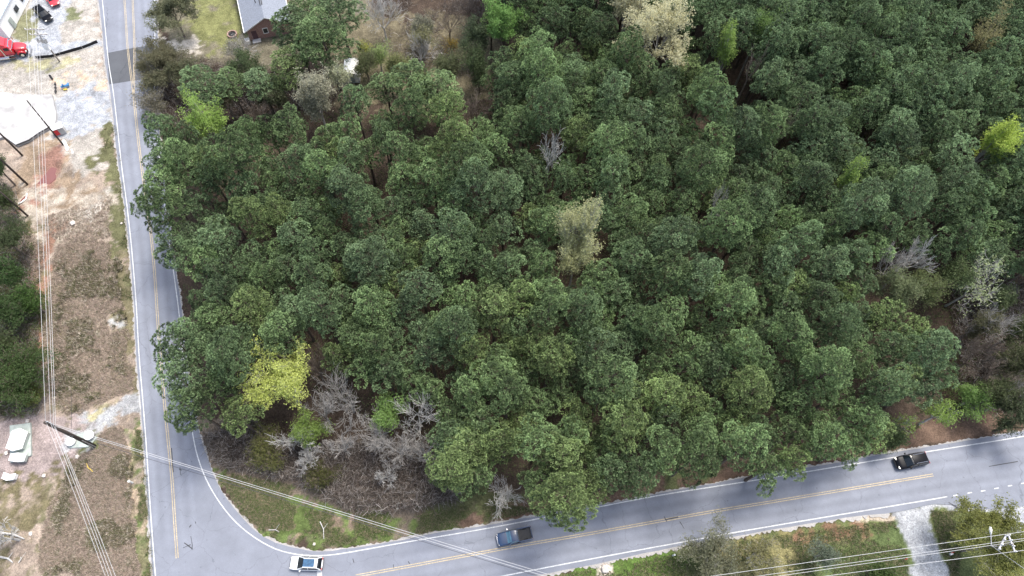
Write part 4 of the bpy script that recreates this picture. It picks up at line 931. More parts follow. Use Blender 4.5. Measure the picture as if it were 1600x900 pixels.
for k in range(20):
    y_ = .2+k*.82
    b_.add([(-4.6, y_, 4.50), (.08, y_, 3.73), (.08, y_+.06, 3.73), (-4.6, y_+.06, 4.50), (-4.6, y_, 4.56), (.08, y_, 3.79), (.08, y_+.06, 3.79), (-4.6, y_+.06, 4.56)], [(4, 5, 6, 7), (0, 1, 5, 4), (3, 2, 6, 7), (1, 2, 6, 5)])
b_.build('roof_seam', M['steel'], rf)
b_ = MB(); b_.box((-.55, 8, 3.86), (.9, 16.5, .12)); b_.box((-4.6, -.3, 3.66), (9.4, .14, .25)); b_.build('fascia', M['roofwhite'], rf)
b_ = MB(); b_.box((.03, 3, 1.05), (.08, 1.0, 2.1)); b_.build('door', M['padgrey'], h)
for y in (6, 9): b_ = MB(); b_.box((.03, y, 1.7), (.08, 1.2, 1.0)); b_.build('window', M['darkglass'], h)
# raised concrete lot with a retaining edge
lot = W([(-200, 118), (0, 146), (40, 151), (83, 150), (90, 180), (88, 196), (62, 211), (48, 221), (28, 229), (10, 216), (-30, 226), (-200, 235)])
sl2 = MB().prism(lot, -.3, .45).build('concrete_lot', M['concrete']); tag(sl2, kind='structure')
sw = MB(); e = [(28, 229.5), (48, 221.5), (62, 211.5), (88, 196.5)]; pts3 = [tuple(at(x, y, 0)[:2]) for x, y in e]
sw.tube([(x, y, .50) for x, y in pts3], .12, 6); o = sw.build('kerb_band', M['plastic']); tag(o, 'dark rail along the lower edge of the white concrete lot', 'band')  # dark tube tracing the dark lower edge of the slab
# ------------------------------------------------------------------ pit, pipes, cabinet
wp_ = [(103, 230), (106, 236), (98, 248), (92, 256), (91, 275), (80, 288), (66, 294), (57, 298), (48, 306), (38, 316), (30, 320), (28, 317), (38, 308), (52, 296), (60, 286), (70, 274), (80, 262), (92, 246)]
mw, n_, l_, b2 = newmat('muddy_water'); b2.inputs['Base Color'].default_value = (.20, .085, .075, 1); b2.inputs['Roughness'].default_value = .08
z_ = fbm(np.array([0.]), np.array([0.]), 3)
pw_ = MB(); pw_.prism([tuple((p_.x, p_.y)) for p_ in smoothline(resample(W(wp_+[wp_[0]]), .6), 3)[:-1]], -.15, .10); o = pw_.build('muddy_puddle', mw); tag(o, kind='structure')
def pipe(pxs, z0, rad, lab, mat='white'):
    b_ = MB(); P = [tuple(at(x, y, z0)) for x, y in pxs]; b_.tube(P, rad, 12); b_.tube([P[-1], tuple(np.array(P[-1])+(np.array(P[-1])-np.array(P[-2]))*.06)], rad*1.18, 12); o = b_.build('drain_pipe', M[mat], smooth=False); tag(o, lab, 'pipe'); return o
pipe([(99, 220), (105, 231), (106, 244)], .35, .28, 'longer bent white drain pipe lying beside the dirt pit'); pipe([(112, 234), (114, 240), (115, 246)], .3, .2, 'shorter white pipe right of the longer drain pipe')
pipe([(42, 302), (41, 310), (34, 316), (29, 318)], .15, .12, 'thin white pipe at the lower left end of the muddy puddle')
pipe([(64, 292), (70, 293), (74, 296)], .2, .07, 'thin pale pipe lying across the muddy puddle')
p = at(96, 207, 0); cb = empty('cabinet', (p[0], p[1], 0), .55, 'white topped utility cabinet with red face at the edge of the lot', 'cabinet')
b_ = MB(); b_.box((0, 0, .8), (1.7, 1.2, 1.6)); b_.build('body', M['concrete'], cb, bevel=.02); b_ = MB(); b_.box((0, 0, 1.66), (1.9, 1.4, .12)); b_.build('lid', M['roofwhite'], cb, bevel=.02)
b_ = MB(); b_.box((-.45, -.62, .85), (.7, .06, 1.2)); b_.build('door', M['red'], cb); b_ = MB(); b_.box((-.88, 0, .85), (.06, .9, 1.2)); b_.build('side_panel', M['red'], cb)
# blue valve assembly and black posts on the sand
p = at(103, 137, 0); vb = empty('water_valve', (p[0], p[1], 0), .3, 'blue pipe fitting with a yellow base on the pale sand', 'pipe fitting')
b_ = MB(); b_.tube([(-.7, 0, .35), (.7, .2, .35)], .2, 12); b_.tube([(-.2, 0, .35), (-.2, 0, .9)], .14, 12); b_.tube([(.3, .1, .35), (.55, .7, .35)], .16, 12); b_.build('pipe_body', M['blue'], vb)
b_ = MB(); b_.tube([(-.35, -.5, .1), (.25, -.5, .1)], .13, 12); b_.build('flange', M['yellow'], vb); b_ = MB(); b_.tube([(-.2, -.22, .92), (-.2, .22, .92)], .05, 8); b_.build('valve_handle', M['blue'], vb)
for (x0, y0, x1, y1, lab) in ((77, 117, 82, 124, 'short dark pipe on the orange dirt patch'), (86, 128, 87, 146, 'dark chain of fittings left of the blue pipe fitting')):
    b_ = MB(); A_, B_ = at(x0, y0, .15), at(x1, y1, .15); b_.tube([tuple(A_), tuple(B_)], .10, 8)
    for t in (.2, .5, .8): c = A_+(B_-A_)*t; b_.tube([tuple(c-(B_-A_)*.04), tuple(c+(B_-A_)*.04)], .2, 8)
    o = b_.build('pipe_section', M['plastic']); tag(o, lab, 'pipe')
# black silt fence along the drive
fpx = [(58, 92), (80, 90), (95, 86), (110, 82), (130, 76), (153, 67)]
P = resample(W(fpx), 1.0); b_ = MB(); V = []
for i, q in enumerate(P): V += [(q.x, q.y, 0), (q.x, q.y, .65+.06*math.sin(i*1.7)), (q.x+.02, q.y+.04, .65+.06*math.sin(i*1.7)), (q.x+.02, q.y+.04, 0)]
F4 = []
for i in range(len(P)-1):
    a = i*4
    for k in range(4): F4.append((a+k, a+(k+1) % 4, a+4+(k+1) % 4, a+4+k))
b_.add(V, F4); r0 = empty('silt_fence', (0, 0, 0), 0, 'low black silt fence running to the left road below the parked truck', 'fence'); b_.build('fabric', M['fabric'], r0)
for q in P[::3]: s_ = MB(); s_.box((q.x, q.y-.05, .4), (.05, .05, .85)); s_.build('stake', M['greywood'], r0)
# pump station yard
A = [at(x, y, 0) for x, y in ((16.5, 665.5), (49, 661), (50, 712), (17.5, 723.5))]
pd = MB().prism([tuple(a[:2]) for a in A], -.2, .25).build('concrete_pad', M['padgrey'], bevel=.02); tag(pd, kind='structure')
def hexbox(px, py, lx, ly, hh, lab):
    p = at(px, py, 0); r0 = empty('equipment_cover', (p[0], p[1], .25), .02, lab, 'equipment cover', 'white covers on the pump station pad')
    k = ly/2; poly = [(-lx/2, -k*.72), (0, -k), (lx/2, -k*.72), (lx/2, k*.72), (0, k), (-lx/2, k*.72)]
    b_ = MB().prism([(x*.94, y*.94) for x, y in poly], 0, hh*.85); b_.build('body', M['padgrey'], r0)
    b2_ = MB(); n = 6; b2_.add([(x, y, hh*.85) for x, y in poly]+[(0, -k*.98, hh*1.06), (0, k*.98, hh*1.06), (0, 0, hh*1.08)]+[(x, y, hh*.8) for x, y in poly],
        [(0, 6, 8, 7, 5), (2, 3, 7, 8, 6), (0, 1, 6), (1, 2, 6), (3, 4, 7), (4, 5, 7), (9, 10, 1, 0), (10, 11, 2, 1), (11, 12, 3, 2), (12, 13, 4, 3), (13, 14, 5, 4), (14, 9, 0, 5)]); b2_.build('lid', M['roofwhite'], r0)
    b3 = MB(); b3.tube([(0, 0, hh*1.06), (0, 0, hh*1.18)], .08, 8); b3.build('vent', M['steel'], r0)
hexbox(33.5, 690, 2.3, 3.3, 1.0, 'large white hexagonal equipment cover on the grey pad'); hexbox(33.5, 717, 2.2, 1.3, .85, 'smaller white cover at the lower end of the grey pad')
p = at(19, 745, 0); r0 = empty('ground_box', (p[0], p[1], 0), .0, 'low white box with folded lid at the yard\'s lower left corner', 'box'); b_ = MB().prism([(-.8, -.35), (-.1, -.6), (.8, -.35), (.8, .35), (.05, .15), (-.8, .4)], 0, .7); b_.build('body', M['white'], r0, bevel=.03)
b_ = MB().prism([(-.86, -.4), (-.1, -.66), (.86, -.4), (.86, .4), (.05, .2), (-.86, .46)], .7, .78); b_.build('lid', M['roofwhite'], r0)
def poly_yard(name, pxs, z0, z1, mat): o = MB().prism(W(pxs), z0, z1).build(name, M[mat], bevel=.02); tag(o, kind='structure')
poly_yard('valve_slab', [(108, 684), (138, 673), (152, 684), (138, 699), (108, 700)], -.1, .10, 'padgrey')
def hatch(px, py, r_, hh, lab):
    p = at(px, py, 0); r0 = empty('manhole', (p[0], p[1], .1), 0, lab, 'manhole'); b_ = MB(); b_.tube([(0, 0, 0), (0, 0, hh)], r_*1.06, 6 if hh > .5 else 14); b_.build('collar', M['concrete'], r0, bevel=.02)
    b_ = MB(); b_.tube([(0, 0, hh), (0, 0, hh+.1), (0, 0, hh+.16)], [r_*1.12, r_*1.1, r_*.8], 14); b_.build('lid', M['roofwhite'], r0); b_ = MB(); b_.tube([(-.2, 0, hh+.17), (0, 0, hh+.26), (.2, 0, hh+.17)], .03, 6); b_.build('handle', M['steel'], r0)
hatch(143, 682, .62, .6, 'white round topped manhole right of the near power pole'); hatch(113, 691, .60, .35, 'white manhole cover below the power pole on the slab')
# debris and markers
def rock(name, px, py, d, mat, lab, cat, seed):
    p = at(px, py, 0); bm = bmesh.new(); bmesh.ops.create_icosphere(bm, subdivisions=2, radius=d/2); q = random.Random(seed)
    ph = [q.uniform(0, 6) for _ in range(3)]
    for v in bm.verts: v.co *= 1+.22*math.sin(v.co.x*9/d+ph[0])*math.sin(v.co.y*8/d+ph[1]); v.co.z *= .6
    me = bpy.data.meshes.new(name); bm.to_mesh(me); bm.free(); me.materials.append(M[mat]); o = bpy.data.objects.new(name, me); COL.objects.link(o); o.location = (p[0], p[1], d*.16); tag(o, lab, cat)
rock('boulder', 114, 349, .9, 'stone', 'white boulder at the top of the dry field', 'rock', 1); rock('boulder', 48, 834, .55, 'stone', 'pale stone lying in the lower part of the dry field', 'rock', 2)
rock('boulder', 121, 714, .6, 'stone', 'white stone at the lower corner of the valve slab', 'rock', 3); rock('boulder', 69, 743, .55, 'stone', 'white stone on the lower border of the pump yard', 'rock', 4)
rock('boulder', 946, 889, 1.1, 'stone', 'white stone in the pale patch on the bottom verge', 'rock', 5); rock('boulder', 43, 658, .6, 'stone', 'tan stone at the upper border of the grey pad', 'rock', 6)
rock('boulder', 491, 850, .4, 'stone', 'small white stone on the grass above the white car', 'rock', 7); rock('boulder', 190, 349, .4, 'stone', 'small white stone in the green verge of the left road', 'rock', 8)
rock('boulder', 10, 708, .6, 'stone', 'tan stone left of the grey pad', 'rock', 9)
def post(name, px, py, hh, rad, mat, lab, cat, cap=None):
    p = at(px, py, 0); r0 = empty(name, (p[0], p[1], 0), 0, lab, cat); b_ = MB(); b_.tube([(0, 0, -.2), (0, 0, hh)], rad, 8); b_.build('post', M[mat], r0)
    b_ = MB(); b_.tube([(0, 0, hh), (0, 0, hh+.12)], rad*1.35, 8); b_.build('cap', M[cap or mat], r0)
post('marker_post', 207, 754, 1.0, .13, 'white', 'white utility marker post in the verge beside the left road', 'marker post'); post('marker_post', 1051, 868, 1.1, .10, 'white', 'white marker post at the bottom verge beside the twiggy tree', 'marker post')
for k, (px, py, lab) in enumerate(((1410, 875, 'red flag marker left of the gravel driveway'), (1482, 865, 'red and white flag marker right of the gravel driveway'))):
    p = at(px, py, 0); r0 = empty('flag_marker', (p[0], p[1], 0), .4, lab, 'flag marker'); b_ = MB(); b_.tube([(0, 0, -.1), (0, 0, .7)], .02, 6); b_.build('rod', M['steel'], r0); b_ = MB(); b_.box((.22, 0, .55), (.44, .03, .32)); b_.build('flag', M['red'], r0)
    if k: b_ = MB(); b_.box((.22, -.12, .2), (.4, .3, .3)); b_.build('base', M['white'], r0)
b_ = MB(); b_.tube([tuple(at(x, y, .08)) for x, y in ((135, 724), (138, 731), (141, 733), (145, 737))], .05, 6); o = b_.build('warning_tape', M['yellow']); tag(o, 'yellow hose lying in the grass below the power pole', 'hose')
for k, (x0, y0, x1, y1, rr_, lab) in enumerate(((0, 870, 20, 879, .14, 'pale thick log at the lower left corner'), (0, 832, 38, 842, .16, 'white fallen trunk under the bare tree at the left edge'), (29, 879, 32, 870, .07, 'short thin stick by the pale log at the lower left'),
      (572, 782, 576, 797, .10, 'pale upright stub among the debris by the corner grass'), (620, 795, 655, 786, .13, 'long pale log at the thicket edge'), (615, 790, 640, 780, .12, 'pale log above the longest one at the thicket edge'), (500, 815, 506, 842, .07, 'grey branch lying on the corner grass'), (420, 828, 436, 831, .06, 'thin pale branch lying on the grass near the bend'))):
    b_ = MB(); A_, B_ = at(x0, y0, .15), at(x1, y1, .15); m_ = (A_+B_)/2+np.array([.2, .15, .05]); b_.tube([tuple(A_), tuple(m_), tuple(B_)], [rr_, rr_*.85, rr_*.5], 7); b_.tube([tuple(m_), tuple(m_+np.array([.5, .8, .3]))], [rr_*.5, rr_*.2], 5); o = b_.build('fallen_log', M['whitebark']); tag(o, lab, 'log')

# ------------------------------------------------------------------ power poles and wires
def zsolve(base, top):
    B0 = at(*base, 0); best = min(np.arange(2, 20, .1), key=lambda z: math.hypot(float(proj(B0[0], B0[1], z)[0])-top[0], float(proj(B0[0], B0[1], z)[1])-top[1])); return B0, best
def utility_pole(base, H, lab, arms=(), mat='wood', rad=.19, extra=None, lean=None):
    B0 = at(*base, 0); r0 = empty('utility_pole', (B0[0], B0[1], 0), 0, lab, 'utility pole'); T = np.array([0, 0, H]) if lean is None else np.array([lean[0], lean[1], H])
    b_ = MB(); b_.tube([(0, 0, -.4), tuple(T*.5), tuple(T)], [rad, rad*.85, rad*.65], 10); b_.build('pole', M[mat], r0, smooth=True)
    for (z, ang, ln) in arms:
        b_ = MB(); c = T*(z/H); b_.box((c[0], c[1], z), (ln, .13, .14), ang); a_ = b_.build('crossarm', M['greywood'], r0)
        for t in (-.46, -.18, .18, .46):
            i_ = MB(); q = (c[0]+math.cos(ang)*ln*t, c[1]+math.sin(ang)*ln*t); i_.tube([(q[0], q[1], z+.07), (q[0], q[1], z+.16), (q[0], q[1], z+.24), (q[0], q[1], z+.32)], [.05, .09, .05, .07], 8); i_.build('insulator', M['white'], a_)
    if extra: extra(r0, T)
    return r0, B0+T
pb, Hh_ = zsolve((147, 697), (70, 660)); Hh_ = float(Hh_); print('pole A height', Hh_)
tA = np.array([*at(70, 660, Hh_)]); lnA = tA-at(147, 697, 0)
def exA(r0, T):
    for t in (.995, .955, .92, .885):
        c = T*t; b_ = MB(); b_.tube([tuple(c), tuple(c+np.array([.30, .16, .02])), tuple(c+np.array([.36, .18, .02]))], [.05, .09, .05], 8); b_.build('insulator', M['steel'], r0)
    b_ = MB(); b_.tube([(.25, -.1, 0), tuple(T*.3+np.array([.24, -.1, 0]))], .07, 8); b_.tube([(.1, -.45, 0), (.2, -.3, .6), (.12, -.2, 1.8)], .05, 8); b_.build('conduit', M['steel'], r0)
    b_ = MB(); b_.tube([tuple(T*.55), tuple(T*.55+np.array([.5, -.3, 0]))], .05, 6); b_.box(tuple(T*.55+np.array([.6, -.35, 0])), (.4, .25, .25)); b_.build('equipment_box', M['plastic'], r0)
utility_pole((147, 697), Hh_, 'thick dark power pole leaning out between tank yard and left road', rad=.30, extra=exA, lean=lnA[:2])
pB, HB = zsolve((93, 96), (50, 46)); HB = max(8.0, float(HB)); print('pole B', HB)
def exB(r0, T):
    b_ = MB()
    for k, t in enumerate((.78, .70, .62)): b_.box((T[0]*t, T[1]*t, T[2]*t), (1.9-.1*k, .16, .16), -.15)
    b_.build('crossarm', M['steel'], r0)
    for k in (-.7, 0, .7): b_ = MB(); b_.tube([(T[0]*.7+k, T[1]*.7-.35, T[2]*.7-.6), (T[0]*.7+k, T[1]*.7-.35, T[2]*.7+.3)], .24, 12); b_.build('transformer', M['steel'], r0)
    b_ = MB()
    for k in range(5): b_.box((T[0]*.6+.1, T[1]*.6-.5, T[2]*.6-.2-k*.28), (.9, .5, .08), .1)
    b_.build('cooling_fins', M['white'], r0)
utility_pole((93, 96), HB, 'power pole with transformers and crossarms beside the red truck', arms=[(HB-.3, .1, 3.4), (HB-1.5, .1, 3.0)], mat='greywood', rad=.15, extra=exB)
pC, HC = zsolve((100, 228), (42, 157)); HC = float(HC); print('pole C', HC)
lC = at(42, 157, HC)-at(100, 228, 0)
utility_pole((100, 228), HC, 'slim dark pole leaning over the white concrete lot', rad=.14, lean=lC[:2])
for (bp, hgt, lab) in (((43, 288), 11, 'dark pole standing at the lower left of the dirt pit'), ((35, 243), 9.5, 'dark pole left of the white lot edge'), ((38, 284), 9, 'thinner dark pole just beside the one at the dirt pit'), ((43, 337), 9, 'dark pole lowest of those by the dirt pit')):
    utility_pole(bp, hgt, lab, rad=.17)
# lower right pole with twin crossarms and a lamp
HD = 10.5; tD = at(1583, 850, HD); bD = at(1476, 866, 0)
bD = tD*np.array([1, 1, 0]); 
def exD(r0, T):
    for (x0, y0, x1, y1) in ((1572, 836, 1560, 859), (1575, 835, 1586, 863)):
        b_ = MB(); q0 = at(x0, y0, HD-.2)-bD; q1 = at(x1, y1, HD-.2)-bD; d_ = q1-q0; L_ = np.linalg.norm(d_); c = (q0+q1)/2; b_.box((c[0], c[1], HD-.2), (L_, .17, .17), math.atan2(d_[1], d_[0])); a_ = b_.build('crossarm', M['crossgrey'], r0)
        for t in (.04, .33, .66, .96):
            i_ = MB(); q = q0+d_*t; i_.tube([(q[0], q[1], HD-.1), (q[0], q[1], HD+.1), (q[0], q[1], HD+.22)], [.06, .1, .05], 8); i_.build('insulator', M['white'], a_)
    b_ = MB(); q0 = at(1549, 853, HD-2.2)-bD; q1 = at(1548, 832, HD-1.6)-bD; b_.tube([tuple(T*.72), tuple(q0), tuple(q1)], .06, 8); ar = b_.build('lamp_arm', M['crossgrey'], r0)
    b_ = MB(); u_ = (q1-q0)/np.linalg.norm(q1-q0); b_.tube([tuple(q1-u_*.2), tuple(q1+u_*.3), tuple(q1+u_*.7)], [.1, .22, .12], 10); b_.build('lamp_head', M['white'], ar)
r0D, _ = utility_pole(tuple(float(v) for v in proj(bD[0], bD[1], 0)), HD, 'power pole with two white crossarms forming an A at the bottom right', mat='greywood', rad=.15, extra=exD)
def wire(pA, pB, sag, lab, grp, rad=.022, mat='cable', n=26):
    P = [tuple(pA+(pB-pA)*t-np.array([0, 0, 4*sag*t*(1-t)])) for t in np.linspace(0, 1, n)]
    b_ = MB(); b_.tube(P, rad, 5); o = b_.build('power_line', M[mat], smooth=True); tag(o, lab, 'power line', grp)
for k, (xa, xb, z) in enumerate(((72, 38, 10.4), (80, 46, 10.4), (85, 51, 10.6), (88, 56, 10.4))):
    zz = Hh_-.2; A_ = at(xa-1, 657+k*4, zz); B_ = at(xb, -30, zz); wire(A_, B_, .35, ['leftmost', 'second', 'third', 'rightmost'][k]+' of the four wires running up from the thick dark pole', 'wires up the left side')
    C_ = at([166, 171, 176, 182][k]+4, 915, zz); wire(A_, C_, .25, ['leftmost', 'second', 'third', 'rightmost'][k]+' of the four wires running down from the thick dark pole', 'wires down the field')
zz = Hh_-1.0
for k, (ya, xb, yb) in enumerate(((664, 905, 912), (666.5, 890, 912))): wire(at(88, ya, zz), at(xb, yb, zz), .5, ['upper', 'lower'][k]+' of the two pale wires crossing over the road corner', 'wires across the corner', rad=.026)
wire(at(150, 692, 6.5), at(850, 903, 6.5), .3, 'dark cable running under the two pale wires over the corner', None, .03, 'darkcable')
for k, (pl, pr_, z) in enumerate((((1100, 902), (1660, 822), HD+.1), ((1100, 912), (1660, 833), HD+.1), ((1100, 917), (1660, 836), HD-.1), ((1130, 921), (1660, 852), HD+.1))):
    wire(at(*pl, z), at(*pr_, z), .15, ['topmost wire over the bottom lawn', 'upper of the paired middle wires over the bottom lawn', 'lower of the paired middle wires over the bottom lawn', 'lowest wire over the bottom lawn'][k], 'wires over the bottom lawn', rad=.026)
wire(at(1550, 853, HD-1.5), at(1625, 905, 6), .1, 'service wire running down right from the lower right pole', None, .03)
wire(at(111, 688, 1.0), at(111, 610, 9), .1, 'thin dark guy wire rising above the white manhole cover', None, .02, 'darkcable')

# ------------------------------------------------------------------ vehicles
def loft(mb, st):
    """st: list of rings (equal length) of 3D points, closed rings, capped"""
    n = len(st[0]); b = len(mb.V)
    for r_ in st: mb.V += [tuple(p) for p in r_]
    for i in range(len(st)-1):
        for k in range(n): mb.F.append((b+i*n+k, b+i*n+(k+1) % n, b+(i+1)*n+(k+1) % n, b+(i+1)*n+k))
    mb.F.append(tuple(b+k for k in range(n))); mb.F.append(tuple(b+(len(st)-1)*n+k for k in range(n))[::-1])
def ringb(x, w, zl, zb, crown=.03):
    half = [(w*.90, zl), (w, zl+.18), (w*1.0, (zl+zb)*.5), (w*.975, zb-.10), (w*.90, zb-.01), (w*.5, zb+crown)]
    return [(x, y, z) for y, z in half]+[(x, -y, z) for y, z in half[::-1]]
def wheels(r0, xs, w, rad, wd=.24, dual=()):
    for x in xs:
        for s in (-1, 1):
            yy = s*(w-.10); b_ = MB(); b_.tube([(x, yy-s*wd, rad), (x, yy-s*wd*.9, rad), (x, yy-s*.03, rad), (x, yy, rad)], [rad*.86, rad, rad, rad*.86], 20); wl_ = b_.build('wheel', M['rubber'], r0, smooth=False)
            b_ = MB(); b_.tube([(x, yy-.04*s, rad), (x, yy+.015*s, rad)], [rad*.64, rad*.58], 14); b_.build('rim', M['chrome'], wl_)
def finish(o, lv=1):
    md = o.modifiers.new('smooth', 'SUBSURF'); md.levels = lv; md.render_levels = lv
    for p in o.data.polygons: p.use_smooth = True
def suv(px, py, rz, L, Wd, H, paint, lab, sunroof=True, zc=.8, rack=False, name='parked_car'):
    p = at(px, py, zc); r0 = empty(name, (p[0], p[1], .02), rz, lab, 'car'); w = Wd/2; h = L/2; zb = H*.60
    b_ = MB(); sts = [(-h, .80, .42, zb*.80), (-h+.10, .93, .30, zb*.93), (-h+.5, .99, .24, zb), (-h*.45, 1.0, .22, zb), (0, 1.0, .22, zb), (h*.42, 1.0, .22, zb), (h*.50, .995, .22, zb+.01), (h*.78, .97, .24, zb-.06), (h-.30, .92, .27, zb-.16), (h-.08, .80, .33, zb-.28), (h, .64, .42, zb-.40)]
    loft(b_, [ringb(x, w*k, a, z) for x, k, a, z in sts]); body = b_.build('body', paint, r0); finish(body, 2)
    # glasshouse
    g = MB(); top = H-.05
    rg = lambda x, wb, wt, z0, z1: [(x, wb, z0), (x, (wb*.35+wt*.65), z0+(z1-z0)*.7), (x, wt, z1-.01), (x, wt*.5, z1+.015), (x, -wt*.5, z1+.015), (x, -wt, z1-.01), (x, -(wb*.35+wt*.65), z0+(z1-z0)*.7), (x, -wb, z0)]
    z0 = zb-.06; xf = h*.50
    loft(g, [rg(-h+.12, w*.86, w*.74, z0, z0+.10), rg(-h+.42, w*.90, w*.69, z0, z0+(top-z0)*.72), rg(-h+.72, w*.92, w*.68, z0, top-.03), rg(-h*.3, w*.93, w*.69, z0, top), rg(h*.08, w*.93, w*.69, z0, top-.01), rg(h*.20, w*.93, w*.68, z0, top-.07), rg(xf, w*.90, w*.76, z0, z0+.10)])
    g.build('windows', M['glass'], r0, smooth=False)
    # painted roof frame with pillars
    rm = MB(); wt = w*.69; fr = .13; x0, x1 = -h+.62, h*.12
    def slab(xa, xb, ya, yb, z=None): rm.box(((xa+xb)/2, (ya+yb)/2, top+.02), (abs(xb-xa), abs(yb-ya), .05))
    if sunroof:
        slab(x0, x1, wt-fr, wt); slab(x0, x1, -wt, -wt+fr); slab(x0-.02, x0+.42, -wt+fr, wt-fr)
    else: slab(x0, x1, -wt, wt)
    rm.build('roof', paint, r0, bevel=.02)
    if sunroof:
        sr_ = MB(); sr_.box(((x0+.42+x1)/2, 0, top+.018), (x1-x0-.44, 2*(wt-fr)-.02, .04)); sr_.build('sunroof', M['bluesky_glass'], r0)
    for s in (-1, 1):
        q = MB(); q.tube([(x1-.02, s*wt*.97, top), (xf-.04, s*w*.86, zb+.02)], .045, 6); q.tube([(x0+.05, s*wt*.97, top), (-h+.20, s*w*.84, zb+.02)], .06, 6); q.tube([(-h*.18, s*wt*1.0, top), (-h*.18, s*w*.92, zb)], .03, 6); q.build('pillar', paint, r0)
        q = MB(); q.box((xf-.45, s*(w+.10), zb+.06), (.18, .22, .15)); q.build('mirror', paint, r0, bevel=.04)
        q = MB(); q.box((h-.22, s*w*.66, zb-.24), (.30, .34, .12), -s*.5); q.build('headlight', M['amber'], r0, bevel=.03)
        q = MB(); q.box((-h+.06, s*w*.72, zb*.86), (.10, .36, .16)); q.build('tail_light', M['redlens'], r0, bevel=.02)
        if rack: q = MB(); q.tube([(x0+.1, s*wt*.9, top+.10), (x1-.2, s*wt*.9, top+.10)], .025, 6); q.build('roof_rail', M['chrome'], r0)
    q = MB(); q.box((h-.02, 0, .50), (.10, w*1.2, .22)); q.build('grille', M['plastic'], r0, bevel=.02)
    q = MB(); q.box((-h+.01, 0, .48), (.12, w*1.6, .20)); q.build('rear_bumper', M['plastic'], r0, bevel=.03)
    q = MB(); q.box((-h+.005, 0, .78), (.04, .5, .14)); q.build('number_plate', M['white'], r0)
    wheels(r0, (h*.60, -h*.58), w, .35); return r0
M['bluesky_glass'] = simple('sunroof_glass', (.03, .09, .17), .06, var=.3, coat=1)
ang = lambda a, b: (lambda d: math.atan2(d[1], d[0]))(at(*b, 0)-at(*a, 0))
suv(478.5, 880, ang((502, 880.5), (450, 879)), 4.75, 1.93, 1.62, M['carwhite'], 'white car with blue panoramic roof driving at the road corner', True, name='car').scale = (.92, .94, .94)
suv(1424.5, 719.5, ang((1449, 715), (1399, 725)), 4.9, 1.98, 1.75, M['carblack'], 'black car driving on the lower road at the right', False, rack=True, name='car')
suv(66.5, 20.5, ang((53, 7), (81, 34)), 4.7, 1.85, 1.5, M['carblack'], 'black car parked on the lot at the top left', False, name='car')
suv(80, -4, ang((76, -12), (87, 7)), 4.6, 1.85, 1.5, M['carred'], 'red car partly in view at the top edge of the lot', False, name='car')
